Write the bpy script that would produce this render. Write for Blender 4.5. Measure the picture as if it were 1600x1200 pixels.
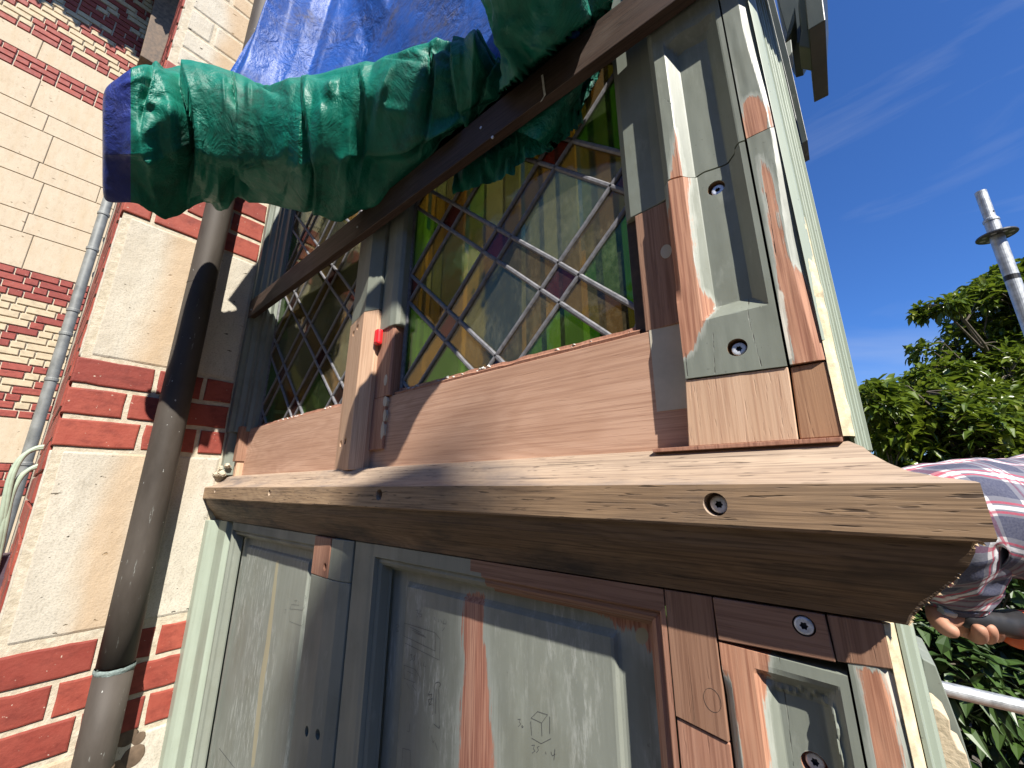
import bpy, bmesh, math, random
import numpy as np
from mathutils import Vector, Matrix, noise as mnoise

for _o in list(bpy.data.objects):
    bpy.data.objects.remove(_o)
SC = bpy.context.scene
COL = SC.collection
random.seed(7)

# ------------------------------------------------------------------ units
# The place is laid out in "u": 1 u = distance from the lens to the face of
# the corner post (0.4 m).  X runs along the bay front, Y into the house, Z up;
# the lens is at X = Y = 0, CZ metres above the lawn.
S = 0.4
CZ = 2.6
F_PX = 612.07
PITCH = math.radians(14.95)
AZ = math.radians(50.59)
SA, CA = math.sin(AZ), math.cos(AZ)
SP, CP = math.sin(PITCH), math.cos(PITCH)

# ------------------------------------------------------------------ camera
cam_d = bpy.data.cameras.new('camera')
cam_d.sensor_fit = 'HORIZONTAL'
cam_d.sensor_width = 36.0
cam_d.lens = 36.0 * F_PX / 1600.0
cam_d.clip_start = 0.01
cam_d.clip_end = 5000
cam = bpy.data.objects.new('camera', cam_d)
COL.objects.link(cam)
cam.location = (0, 0, CZ)
_right = Vector((SA, CA, 0))
_hor = Vector((-CA, SA, 0))
_fwd = (_hor * CP + Vector((0, 0, 1)) * SP).normalized()
_up = (Vector((0, 0, 1)) * CP - _hor * SP).normalized()
cam.rotation_euler = Matrix((_right, _up, -_fwd)).transposed().to_euler()
SC.camera = cam
SC.render.resolution_x, SC.render.resolution_y = 1024, 768

# ------------------------------------------------------------------ sun, sky, exposure
SUN = Vector((0.6205, -0.3391, 0.7071)).normalized()
sun_d = bpy.data.lights.new('sun', 'SUN')
sun_d.energy = 5.0
sun_d.angle = math.radians(0.53)
sun_d.color = (1.0, 0.945, 0.86)
sun = bpy.data.objects.new('sun', sun_d)
COL.objects.link(sun)
sun.rotation_euler = (-SUN).to_track_quat('-Z', 'Y').to_euler()
sun.location = (6, -4, 12)

world = bpy.data.worlds.new('World')
SC.world = world
world.use_nodes = True
wt = world.node_tree
wt.nodes.clear()
w_out = wt.nodes.new('ShaderNodeOutputWorld')
w_bg = wt.nodes.new('ShaderNodeBackground')
w_sky = wt.nodes.new('ShaderNodeTexSky')
w_sky.sky_type = 'NISHITA'
w_sky.sun_disc = False
w_sky.sun_elevation = math.asin(SUN.z)
w_sky.sun_rotation = math.atan2(SUN.x, SUN.y)
w_sky.air_density = 1.0
w_sky.dust_density = 0.3
w_sky.ozone_density = 3.5
w_bg.inputs['Strength'].default_value = 0.055
# thin cirrus streaks, the same all over the sky
w_tc = wt.nodes.new('ShaderNodeTexCoord')
w_map = wt.nodes.new('ShaderNodeMapping')
w_map.inputs['Rotation'].default_value = (0.5, 0.35, 0.6)
w_map.inputs['Scale'].default_value = (1.0, 3.4, 5.5)
w_n = wt.nodes.new('ShaderNodeTexNoise')
w_n.inputs['Scale'].default_value = 1.25
w_n.inputs['Detail'].default_value = 7
w_n.inputs['Roughness'].default_value = 0.55
w_n.inputs['Distortion'].default_value = 0.6
w_r = wt.nodes.new('ShaderNodeMapRange')
w_r.inputs['From Min'].default_value = 0.50
w_r.inputs['From Max'].default_value = 0.95
w_r.inputs['To Min'].default_value = 0.0
w_r.inputs['To Max'].default_value = 0.42
w_mix = wt.nodes.new('ShaderNodeMix')
w_mix.data_type = 'RGBA'
w_mix.inputs['B'].default_value = (6.6, 7.0, 7.6, 1)
wt.links.new(w_tc.outputs['Generated'], w_map.inputs['Vector'])
wt.links.new(w_map.outputs['Vector'], w_n.inputs['Vector'])
w_sep = wt.nodes.new('ShaderNodeSeparateXYZ')
w_el = wt.nodes.new('ShaderNodeMapRange')          # cirrus thickens towards the horizon all round
w_el.inputs['From Min'].default_value = 0.02
w_el.inputs['From Max'].default_value = 0.42
w_el.inputs['To Min'].default_value = 0.13
w_el.inputs['To Max'].default_value = 0.0
w_add = wt.nodes.new('ShaderNodeMath')
wt.links.new(w_tc.outputs['Generated'], w_sep.inputs[0])
wt.links.new(w_sep.outputs['Z'], w_el.inputs['Value'])
wt.links.new(w_n.outputs['Fac'], w_add.inputs[0])
wt.links.new(w_el.outputs['Result'], w_add.inputs[1])
wt.links.new(w_add.outputs[0], w_r.inputs['Value'])
wt.links.new(w_r.outputs['Result'], w_mix.inputs['Factor'])
w_tint = wt.nodes.new('ShaderNodeMix')
w_tint.data_type = 'RGBA'
w_tint.blend_type = 'MULTIPLY'
w_tint.inputs['Factor'].default_value = 1.0
w_tint.inputs['B'].default_value = (0.58, 1.0, 1.66, 1)
wt.links.new(w_sky.outputs['Color'], w_tint.inputs['A'])
wt.links.new(w_tint.outputs['Result'], w_mix.inputs['A'])
wt.links.new(w_mix.outputs['Result'], w_bg.inputs['Color'])
wt.links.new(w_bg.outputs['Background'], w_out.inputs['Surface'])

SC.view_settings.view_transform = 'Standard'
SC.view_settings.look = 'None'
SC.view_settings.exposure = 0.97
SC.view_settings.gamma = 1.0
SC.view_settings.use_curve_mapping = False

# ------------------------------------------------------------------ measuring helpers
def ray(px, py):
    """direction in u per unit of depth for a point measured on the survey photo"""
    cx = (px - 800) / F_PX
    cy = (600 - py) / F_PX
    h = CP - cy * SP
    return Vector((cx * SA - h * CA, cx * CA + h * SA, cy * CP + SP))

def atY(px, py, y):
    d = ray(px, py)
    return d * (y / d.y)

def atX(px, py, x):
    d = ray(px, py)
    return d * (x / d.x)

def atD(px, py, depth):
    return ray(px, py) * depth

def xz(pts, y):
    return [(p.x, p.z) for p in (atY(a, b, y) for a, b in pts)]

def yz(pts, x):
    return [(p.y, p.z) for p in (atX(a, b, x) for a, b in pts)]

def sdf(P, polys):
    """signed distance (u, > 0 inside) of points P (N,2) to the union of polygons"""
    P = np.asarray(P, float)
    best = np.full(len(P), -9.0)
    for poly in polys:
        V = np.asarray(poly, float)
        d = np.full(len(P), 1e9)
        ins = np.zeros(len(P), bool)
        for i in range(len(V)):
            a, b = V[i], V[(i + 1) % len(V)]
            e = b - a
            w = P - a
            t = np.clip((w @ e) / (e @ e + 1e-12), 0, 1)
            q = w - np.outer(t, e)
            d = np.minimum(d, (q * q).sum(1))
            c1 = (a[1] > P[:, 1]) != (b[1] > P[:, 1])
            xx = a[0] + (P[:, 1] - a[1]) * e[0] / (e[1] if abs(e[1]) > 1e-9 else 1e-9)
            ins ^= c1 & (P[:, 0] < xx)
        d = np.sqrt(d)
        best = np.maximum(best, np.where(ins, d, -d))
    return best

def line_sdf(P, lines):
    """negative distance to polylines (0 on the line)"""
    P = np.asarray(P, float)
    best = np.full(len(P), 1e9)
    for ln in lines:
        V = np.asarray(ln, float)
        for i in range(len(V) - 1):
            a, b = V[i], V[i + 1]
            e = b - a
            w = P - a
            t = np.clip((w @ e) / (e @ e + 1e-12), 0, 1)
            q = w - np.outer(t, e)
            best = np.minimum(best, (q * q).sum(1))
    return -np.sqrt(best)

# ------------------------------------------------------------------ node helper
class NT:
    def __init__(self, name):
        self.m = bpy.data.materials.new(name)
        self.m.use_nodes = True
        self.t = self.m.node_tree
        self.t.nodes.clear()
        self.out = self.t.nodes.new('ShaderNodeOutputMaterial')
        self.b = self.t.nodes.new('ShaderNodeBsdfPrincipled')
        self.t.links.new(self.b.outputs[0], self.out.inputs[0])
        self._obj = None

    def link(self, a, b):
        self.t.links.new(a, b)

    def put(self, sock, v):
        if isinstance(v, bpy.types.NodeSocket):
            self.link(v, sock)
        elif isinstance(v, (tuple, list)) and sock.type == 'RGBA' and len(v) == 3:
            sock.default_value = (*v, 1)
        else:
            sock.default_value = v

    def obj(self):
        if self._obj is None:
            self._obj = self.t.nodes.new('ShaderNodeTexCoord').outputs['Object']
        return self._obj

    def mapped(self, scale, loc=(0, 0, 0), rot=(0, 0, 0), vec=None):
        n = self.t.nodes.new('ShaderNodeMapping')
        self.link(vec or self.obj(), n.inputs['Vector'])
        n.inputs['Scale'].default_value = scale
        n.inputs['Location'].default_value = loc
        n.inputs['Rotation'].default_value = rot
        return n.outputs[0]

    def noise(self, vec, scale=1.0, detail=4, rough=0.55, dist=0.0, color=False):
        n = self.t.nodes.new('ShaderNodeTexNoise')
        self.link(vec, n.inputs['Vector'])
        n.inputs['Scale'].default_value = scale
        n.inputs['Detail'].default_value = detail
        n.inputs['Roughness'].default_value = rough
        n.inputs['Distortion'].default_value = dist
        return n.outputs['Color' if color else 'Fac']

    def voronoi(self, vec, scale=1.0, feature='F1', rnd=1.0):
        n = self.t.nodes.new('ShaderNodeTexVoronoi')
        n.feature = feature
        self.link(vec, n.inputs['Vector'])
        n.inputs['Scale'].default_value = scale
        n.inputs['Randomness'].default_value = rnd
        return n.outputs['Distance']

    def ramp(self, v, a, b, lo=0.0, hi=1.0, smooth=False):
        n = self.t.nodes.new('ShaderNodeMapRange')
        if smooth:
            n.interpolation_type = 'SMOOTHSTEP'
        self.put(n.inputs['Value'], v)
        n.inputs['From Min'].default_value = a
        n.inputs['From Max'].default_value = b
        n.inputs['To Min'].default_value = lo
        n.inputs['To Max'].default_value = hi
        return n.outputs['Result']

    def math(self, op, a, b=None, c=None):
        n = self.t.nodes.new('ShaderNodeMath')
        n.operation = op
        self.put(n.inputs[0], a)
        if b is not None:
            self.put(n.inputs[1], b)
        if c is not None:
            self.put(n.inputs[2], c)
        return n.outputs[0]

    def mix(self, f, a, b, mode='MIX'):
        n = self.t.nodes.new('ShaderNodeMix')
        n.data_type = 'RGBA'
        n.blend_type = mode
        self.put(n.inputs['Factor'], f)
        self.put(n.inputs['A'], a)
        self.put(n.inputs['B'], b)
        return n.outputs['Result']

    def mixf(self, f, a, b):
        n = self.t.nodes.new('ShaderNodeMix')
        n.data_type = 'FLOAT'
        self.put(n.inputs['Factor'], f)
        self.put(n.inputs['A'], a)
        self.put(n.inputs['B'], b)
        return n.outputs['Result']

    def attr(self, name, what='Fac'):
        n = self.t.nodes.new('ShaderNodeAttribute')
        n.attribute_name = name
        return n.outputs[what]

    def rnd(self):
        return self.t.nodes.new('ShaderNodeObjectInfo').outputs['Random']

    def sep(self, vec=None):
        n = self.t.nodes.new('ShaderNodeSeparateXYZ')
        self.link(vec or self.obj(), n.inputs[0])
        return n.outputs

    def bump(self, h, strength=0.3, dist=0.002, normal=None):
        n = self.t.nodes.new('ShaderNodeBump')
        n.inputs['Strength'].default_value = strength
        n.inputs['Distance'].default_value = dist
        self.link(h, n.inputs['Height'])
        if normal is not None:
            self.link(normal, n.inputs['Normal'])
        return n.outputs[0]

    def fin(self, color=None, rough=None, normal=None, metal=None, spec=None):
        if color is not None:
            self.put(self.b.inputs['Base Color'], color)
        if rough is not None:
            self.put(self.b.inputs['Roughness'], rough)
        if normal is not None:
            self.link(normal, self.b.inputs['Normal'])
        if metal is not None:
            self.put(self.b.inputs['Metallic'], metal)
        if spec is not None:
            self.put(self.b.inputs['Specular IOR Level'], spec)
        return self.m

def grain_nodes(k, axis, seed=0.0, fine=1.0, ring=1.0, fig=0.0):
    """returns (ring, fine grain, tone, speck, crack) values for wood running along axis"""
    def sc(al, ac):
        return (al, ac, ac) if axis == 'x' else ((ac, ac, al) if axis == 'z' else (ac, al, ac))
    loc = (seed, seed * 1.7, seed * 0.6)
    base = k.noise(k.mapped(sc(1.1 + 2.2 * fig, 13 - 3 * fig), loc), detail=2, rough=0.45, dist=0.35 + .5 * fig)
    rg = k.math('SINE', k.math('MULTIPLY', base, 95.0 * ring))
    rg = k.ramp(rg, -0.6, 1.0)
    fn = k.noise(k.mapped(sc(9, 420 * fine), loc), detail=3, rough=0.6)
    tone = k.noise(k.mapped(sc(2.2, 26), loc), detail=3)
    spk = k.noise(k.mapped(sc(40, 460), loc), detail=2, rough=0.5)
    spk = k.ramp(spk, 0.63, 0.72)
    crk = k.noise(k.mapped(sc(4.5, 170), loc), detail=5, rough=0.6)
    crk = k.ramp(crk, 0.64, 0.70)
    return rg, fn, tone, spk, crk

def wood(name, axis, light, dark, deep, rough=0.62, rings=0.45, speck=0.35, crack=0.3, seed=0.0,
         stain=None, stain_amt=0.0, fine=1.0, bump=0.35, ring=1.0, fig=0.0):
    k = NT(name)
    rg, fn, tone, spk, crk = grain_nodes(k, axis, seed, fine, ring, fig)
    c = k.mix(k.ramp(tone, 0.3, 0.72), dark, light)
    c = k.mix(k.math('MULTIPLY', rg, rings), c, dark)
    c = k.mix(k.math('MULTIPLY', k.ramp(fn, 0.44, 0.66), 0.62), c, deep)
    c = k.mix(k.math('MULTIPLY', spk, speck), c, (deep[0] * .5, deep[1] * .5, deep[2] * .5))
    c = k.mix(k.math('MULTIPLY', crk, crack), c, (deep[0] * .3, deep[1] * .3, deep[2] * .3))
    if stain is not None:
        s = k.noise(k.mapped((5, 9, 14), (seed + 3, 1, 2)), detail=5, rough=0.65)
        c = k.mix(k.math('MULTIPLY', k.ramp(s, 0.52, 0.70), stain_amt), c, stain)
    hgt = k.math('SUBTRACT', k.math('MULTIPLY', fn, 0.6), k.math('ADD', crk, k.math('MULTIPLY', spk, .5)))
    nrm = k.bump(hgt, bump, 0.0012)
    k.fin(c, k.ramp(fn, 0.2, 0.8, rough - .08, rough + .12), nrm, spec=0.3)
    return k.m

def paint_nodes(k, base, seed=0.0, axis='z', dirt=0.5):
    sc = (60, 60, 5) if axis == 'z' else (5, 60, 60)
    brush = k.noise(k.mapped(sc, (seed, seed, 0)), detail=5, rough=0.6)
    blot = k.noise(k.mapped((11, 11, 8), (seed, 2, 5)), detail=5, rough=0.6)
    c = k.mix(k.ramp(brush, 0.3, 0.75), tuple(v * .88 for v in base), tuple(min(1, v * 1.09) for v in base))
    c = k.mix(k.math('MULTIPLY', k.ramp(blot, 0.50, 0.74), dirt), c, (base[0] * .66, base[1] * .62, base[2] * .52))
    pale = k.noise(k.mapped((26, 26, 9), (seed + 7, 2, 5)), detail=6, rough=0.7)
    c = k.mix(k.ramp(pale, 0.60, 0.80, 0, 0.35), c, (.50, .52, .45))
    spk = k.noise(k.mapped((240, 240, 200), (seed, 0, 1)), detail=2)
    c = k.mix(k.ramp(spk, 0.70, 0.76, 0, 0.5), c, (.10, .10, .085))
    return c, brush, blot

def paint(name, base, seed=0.0, axis='z', dirt=0.5, rough=0.5, bump=0.22):
    k = NT(name)
    c, br, bl = paint_nodes(k, base, seed, axis, dirt)
    k.fin(c, k.ramp(bl, .3, .7, rough - .08, rough + .14), k.bump(k.math('ADD', br, bl), bump, 0.0012), spec=0.4)
    return k.m

def worn_paint(name, base, woodl, woodd, deep, axis='z', seed=0.0, edge=0.008, fibk=3.2, halo=1.5, filler=(.56, .53, .45), rim=(.58, .60, .54), ring=1.0, scuff=.15):
    """paint over timber; attribute wood > 0 bares the timber, fill > 0 shows filler, crack > 0 a split"""
    k = NT(name)
    c, br, bl = paint_nodes(k, base, seed)
    sf = k.noise(k.mapped((150, 150, 26), (seed, 3, 2)), detail=5, rough=.75)
    sf2 = k.noise(k.mapped((9, 9, 4), (seed, 8, 2)), detail=4)
    c = k.mix(k.math('MULTIPLY', k.math('MULTIPLY', k.ramp(sf, .50, .68), k.ramp(sf2, .42, .62)), scuff), c, (.56, .58, .54))
    rg, fn, tone, spk, crk = grain_nodes(k, axis, seed + 2, 1.0, ring)
    w = k.mix(k.ramp(tone, .3, .7), woodd, woodl)
    w = k.mix(k.math('MULTIPLY', rg, .55), w, woodd)
    w = k.mix(k.math('MULTIPLY', k.ramp(fn, .42, .64), .8), w, deep)
    w = k.mix(k.math('MULTIPLY', crk, .35), w, tuple(v * .4 for v in deep))
    wob = k.math('SUBTRACT', k.noise(k.mapped((55, 55, 22) if axis == 'z' else (22, 55, 55), (seed, 1, 1)), detail=6, rough=.68), 0.5)
    fib = k.math('SUBTRACT', k.noise(k.mapped((420, 420, 16) if axis == 'z' else (16, 420, 420)), detail=2), 0.5)
    m = k.math('ADD', k.attr('wood'), k.math('ADD', k.math('MULTIPLY', wob, edge * 3.2), k.math('MULTIPLY', fib, edge * fibk)))
    f_rim = k.math('MULTIPLY', k.ramp(m, -edge * halo, -edge * .2), .36)
    f_w = k.ramp(m, -edge * .15, edge * .35)
    c = k.mix(f_rim, c, rim)
    c = k.mix(f_w, c, w)
    fm = k.math('ADD', k.attr('fill'), k.math('MULTIPLY', wob, .02))
    c = k.mix(k.ramp(fm, -.001, .002), c, filler)
    cm = k.math('ADD', k.attr('crack'), k.math('MULTIPLY', wob, .006))
    f_c = k.ramp(cm, -.0006, .0006)
    c = k.mix(k.math('MULTIPLY', f_c, .92), c, (.03, .026, .02))
    hgt = k.math('SUBTRACT', k.math('ADD', k.math('MULTIPLY', br, .5), k.math('MULTIPLY', bl, .5)),
                 k.math('ADD', k.math('MULTIPLY', f_w, .55), k.math('MULTIPLY', f_c, 1.6)))
    n1 = k.bump(hgt, .38, 0.0014)
    n2 = k.bump(k.math('MULTIPLY', fn, f_w), .3, .0008, n1)
    k.fin(c, k.mixf(f_w, .46, .68), n2, spec=.35)
    return k.m

# ------------------------------------------------------------------ materials
PAINT = (.200, .218, .182)
MINT = (.30, .345, .278)
M = {}
M['paint'] = paint('paint_grey_green', PAINT, 1)
M['paint_dark'] = paint('paint_grey_green_jamb', (.19, .212, .18), 4, dirt=.7)
M['mint'] = paint('paint_pale_mint', MINT, 2, dirt=.3, rough=.45)
M['post'] = worn_paint('worn_post_paint', PAINT, (.53, .29, .185), (.40, .19, .115), (.22, .085, .05), seed=3)
M['panelpaint'] = worn_paint('worn_panel_paint', (.215, .231, .198), (.52, .29, .20), (.38, .16, .105), (.22, .08, .055), seed=5, edge=.012, fibk=4.0, halo=3.2, rim=(.44, .47, .43), scuff=.55, filler=(.33, .30, .20))
M['wood_panel'] = wood('oak_board_pinkish', 'x', (.56, .36, .255), (.43, .255, .17), (.29, .155, .10), rings=.6, speck=.12, crack=.06, seed=1.3, fig=.8, ring=.75, bump=.2)
M['wood_fresh'] = wood('fresh_oak', 'z', (.60, .41, .28), (.50, .32, .205), (.36, .20, .125), rings=.3, speck=.12, crack=.1, seed=4.1)
M['wood_fresh_brown'] = wood('fresh_oak_brown', 'z', (.43, .255, .15), (.33, .18, .10), (.19, .09, .05), rings=.35, speck=.3, crack=.3, seed=6.4)
M['wood_mull'] = wood('mullion_splice_oak', 'z', (.60, .42, .285), (.48, .30, .195), (.34, .19, .115), rings=.3, speck=.1, crack=.1, seed=8.8)
M['wood_red'] = wood('bare_red_wood', 'z', (.43, .24, .165), (.32, .155, .10), (.17, .07, .045), rings=.5, speck=.2, crack=.3, seed=2.6)
M['wood_brown'] = wood('brown_patch_wood', 'z', (.34, .20, .135), (.25, .135, .085), (.14, .065, .04), rings=.35, speck=.2, crack=.2, seed=3.3)
M['wood_brown_x'] = wood('brown_rail_wood', 'x', (.34, .20, .135), (.25, .135, .09), (.14, .065, .04), rings=.35, speck=.2, crack=.2, seed=5.7)
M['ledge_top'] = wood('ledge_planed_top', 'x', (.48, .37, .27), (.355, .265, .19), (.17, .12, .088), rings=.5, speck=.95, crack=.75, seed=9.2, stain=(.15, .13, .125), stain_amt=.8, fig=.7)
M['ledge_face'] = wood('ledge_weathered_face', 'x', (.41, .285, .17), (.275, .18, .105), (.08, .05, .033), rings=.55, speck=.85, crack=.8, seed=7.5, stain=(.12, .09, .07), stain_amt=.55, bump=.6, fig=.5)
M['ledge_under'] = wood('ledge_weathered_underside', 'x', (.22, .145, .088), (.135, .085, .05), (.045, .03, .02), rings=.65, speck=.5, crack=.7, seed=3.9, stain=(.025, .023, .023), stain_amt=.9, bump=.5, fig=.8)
M['ledge_cut'] = wood('ledge_sawn_end', 'y', (.70, .53, .33), (.52, .36, .21), (.32, .20, .11), rings=.3, speck=.4, crack=.5, seed=1.9)
M['batten'] = wood('dark_stained_batten', 'x', (.078, .050, .038), (.05, .031, .024), (.02, .013, .010), rings=.3, speck=.4, crack=.5, seed=6.1, stain=(.16, .13, .11), stain_amt=.35, rough=.55)

def simple(name, col, rough=.5, metal=0.0, spec=.4, nscale=60, namt=.25, bump=.1):
    k = NT(name)
    n = k.noise(k.mapped((nscale,) * 3), detail=5, rough=.6)
    c = k.mix(k.ramp(n, .3, .7), tuple(v * (1 - namt) for v in col), tuple(min(1, v * (1 + namt)) for v in col))
    k.fin(c, k.ramp(n, .3, .7, max(.02, rough - .08), rough + .1), k.bump(n, bump, .001), metal, spec)
    return k.m

M['hole'] = simple('drilled_hole_wood', (.16, .09, .045), .8)
M['zinc'] = simple('zinc_plated_screw', (.72, .75, .80), .42, .55, nscale=300, namt=.2)
M['socket'] = simple('screw_socket', (.05, .06, .08), .4, .8)
M['lead'] = simple('window_lead', (.15, .15, .16), .5, .0, nscale=140, namt=.35, bump=.35)
M['putty'] = simple('crumbling_putty', (.50, .49, .45), .8, nscale=120, namt=.4, bump=.8)
M['rebate'] = simple('dark_rebate', (.055, .04, .032), .8, nscale=80, namt=.4, bump=.5)
M['red_plastic'] = simple('red_plastic', (.75, .02, .025), .4, nscale=20, namt=.1)
M['galv'] = simple('galvanised_steel', (.40, .42, .43), .5, .55, nscale=38, namt=.35, bump=.2)
M['galv_dark'] = simple('dark_steel_ring', (.10, .105, .11), .45, .7, nscale=70)
M['black'] = simple('black_tape', (.012, .012, .013), .45)
M['filler'] = simple('grey_wood_filler', (.47, .43, .34), .75, nscale=30, namt=.12, bump=.1)
M['cream_filler'] = simple('cream_filler', (.58, .49, .32), .85, nscale=90, namt=.3, bump=.9)
M['dark_green'] = paint('dark_green_paint', (.045, .055, .048), 9, dirt=.3, rough=.35)
M['pencil'] = simple('pencil_graphite', (.06, .062, .066), .6)
M['cable'] = simple('pale_green_cable', (.33, .40, .30), .5, nscale=30, namt=.12)
M['purlin'] = simple('rusty_brown_metal', (.13, .09, .06), .7, nscale=24, namt=.5, bump=.4)
M['plum'] = simple('dark_plum_plastic', (.075, .05, .065), .5)

# --- masonry
def brick_mat(name, a, b, dark, rough=.5):
    k = NT(name)
    r = k.rnd()
    n = k.noise(k.mapped((22, 22, 22)), detail=6, rough=.65)
    n2 = k.noise(k.mapped((7, 7, 60)), detail=4)
    c = k.mix(k.ramp(n, .3, .72), a, b)
    c = k.mix(k.math('MULTIPLY', r, .7), c, dark)
    bl = k.noise(k.mapped((16, 16, 24), (5, 1, 3)), detail=7, rough=.7)
    c = k.mix(k.ramp(bl, .48, .68, 0, .55), c, tuple(v * .55 for v in dark))
    c = k.mix(k.ramp(bl, .30, .22, 0, .4), c, (.42, .20, .15))
    c = k.mix(k.ramp(n2, .55, .75, 0, .45), c, tuple(v * .62 for v in dark))
    s = k.noise(k.mapped((95, 95, 95)), detail=2)
    c = k.mix(k.ramp(s, .71, .76, 0, .75), c, (.55, .46, .36))
    hgt = k.math('ADD', n, k.math('MULTIPLY', k.noise(k.mapped((160,) * 3), detail=3), .4))
    k.fin(c, k.ramp(n, .3, .7, rough - .1, rough + .15), k.bump(hgt, .55, .0025), spec=.25)
    return k.m

M['brick'] = brick_mat('glazed_red_brick', (.27, .056, .038), (.33, .080, .052), (.17, .032, .026), .6)
M['brick_far'] = brick_mat('red_brick', (.28, .062, .045), (.34, .085, .062), (.21, .042, .034), .6)
M['brick_beige'] = brick_mat('beige_brick', (.49, .39, .25), (.56, .46, .31), (.48, .39, .26), .75)
k = NT('lime_mortar')
n = k.noise(k.mapped((60,) * 3), detail=6, rough=.7)
M['mortar'] = k.fin(k.mix(k.ramp(n, .3, .75), (.38, .325, .235), (.60, .54, .43)), .9, k.bump(n, .9, .004), spec=.15)

def stone_mat(name, a, b, pit, stain, stain_amt=.5, pit_amt=1.0, big=1.0):
    k = NT(name)
    n = k.noise(k.mapped((9, 9, 5)), detail=7, rough=.62)
    c = k.mix(k.ramp(n, .28, .72), a, b)
    g = k.noise(k.mapped((230,) * 3), detail=3, rough=.6)
    c = k.mix(k.ramp(g, .48, .74, 0, .6), c, tuple(v * .55 for v in a))
    sm_ = k.noise(k.mapped((26, 26, 10), (7, 2, 4)), detail=7, rough=.72)
    c = k.mix(k.ramp(sm_, .52, .75, 0, .45), c, tuple(v * .55 for v in stain))
    v = k.noise(k.mapped((14, 34 * big, 70 * big), rot=(.12, 0, 0)), detail=3, rough=.55)
    p = k.ramp(v, .69, .715, 0, pit_amt)
    c = k.mix(p, c, pit)
    st = k.noise(k.mapped((5, 11, 2.2), (3, 1, 0)), detail=4)
    c = k.mix(k.math('MULTIPLY', k.ramp(st, .50, .72), stain_amt), c, stain)
    c = k.mix(k.math('MULTIPLY', k.ramp(k.attr('stain'), -.045, .07, smooth=True), .58), c, (.43, .285, .155))
    hgt = k.math('SUBTRACT', k.math('MULTIPLY', g, .35), k.math('MULTIPLY', p, 1.2))
    und = k.noise(k.mapped((35, 35, 35)), detail=4)
    k.fin(c, .88, k.bump(k.math('ADD', hgt, k.math('MULTIPLY', und, .6)), .6, .004), spec=.15)
    return k.m

M['stone'] = stone_mat('cream_limestone', (.43, .392, .32), (.545, .505, .42), (.06, .052, .04), (.40, .335, .245), .55)
M['stone_far'] = stone_mat('cream_limestone_ashlar', (.49, .415, .305), (.56, .485, .365), (.13, .10, .065), (.45, .35, .225), .45, .8, .4)

# --- pipes
k = NT('zinc_downpipe_patina')
n = k.noise(k.mapped((16, 16, 5)), detail=6, rough=.62)
n2 = k.noise(k.mapped((70, 70, 14), (2, 5, 1)), detail=4, rough=.7)
c = k.mix(k.ramp(n, .3, .72), (.046, .038, .031), (.082, .070, .058))
c = k.mix(k.ramp(n2, .66, .76, 0, .7), c, (.34, .36, .33))
sp_ = k.noise(k.mapped((130, 130, 90)), detail=1)
c = k.mix(k.ramp(sp_, .77, .79, 0, .7), c, (.50, .51, .48))
M['pipe'] = k.fin(c, k.ramp(n, .3, .7, .55, .7), k.bump(n, .2, .003), .05, .28)
M['pipe_far'] = simple('grey_zinc_pipe', (.20, .205, .19), .55, .2, nscale=9, namt=.25)
M['verdigris'] = simple('verdigris_seam', (.17, .215, .20), .8, nscale=160, namt=.4, bump=.8)

# --- tarpaulin
def tarp_mat(name, col, dirt_col, dirt_amt, weave=True, rough=.36):
    k = NT(name)
    uvw = k.t.nodes.new('ShaderNodeUVMap').outputs[0]
    def wave(ang, sc):
        n_ = k.t.nodes.new('ShaderNodeTexWave')
        k.link(k.mapped((1, 1, 1), rot=(0, 0, ang), vec=uvw), n_.inputs['Vector'])
        n_.inputs['Scale'].default_value = sc
        n_.inputs['Distortion'].default_value = .3
        return n_.outputs['Fac']
    wv = k.math('MULTIPLY', wave(0.5, 95), wave(2.07, 95))
    cr = k.noise(k.mapped((26, 26, 26)), detail=7, rough=.66, dist=.5)
    d = k.noise(k.mapped((7, 7, 9), (4, 2, 1)), detail=8, rough=.68)
    d2 = k.noise(k.mapped((60, 60, 60)), detail=4, rough=.7)
    c = k.mix(k.ramp(cr, .3, .7, 0, .5), col, tuple(v * .7 for v in col))
    df = k.math('MULTIPLY', k.ramp(d, .45, .70), k.ramp(d2, .30, .62))
    c = k.mix(k.math('MULTIPLY', df, dirt_amt), c, dirt_col)
    c = k.mix(k.math('MULTIPLY', k.ramp(d2, .62, .74), .30), c, tuple(min(1, v * 1.5 + .15) for v in col))
    n1 = k.bump(k.noise(k.mapped((11, 11, 11)), detail=6, rough=.62, dist=.8), .5, .012)
    rd = k.noise(k.mapped((19, 19, 15), (1, 4, 2)), detail=5, rough=.6, dist=.6)
    n1 = k.bump(k.math('MULTIPLY', k.math('ABSOLUTE', k.math('SUBTRACT', rd, .5)), k.ramp(k.noise(k.mapped((5, 5, 5), (9, 3, 1)), detail=2), .42, .62, .08, 1.0)), .85, .018, n1)
    n1 = k.bump(cr, .22, .003, n1)
    n2 = k.bump(wv, .16, .0006, n1)
    k.fin(c, k.ramp(d, .35, .7, rough - .06, rough + .22), n2, spec=.32)
    return k.m

M['tarp_green'] = tarp_mat('green_tarpaulin', (.006, .165, .112), (.020, .026, .021), .75, rough=.44)
M['tarp_blue'] = tarp_mat('blue_tarpaulin', (.015, .078, .335), (.070, .060, .062), .9, rough=.46)
M['tarp_hem'] = tarp_mat('indigo_tarpaulin_hem', (.030, .045, .22), (.06, .055, .07), .5)

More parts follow.
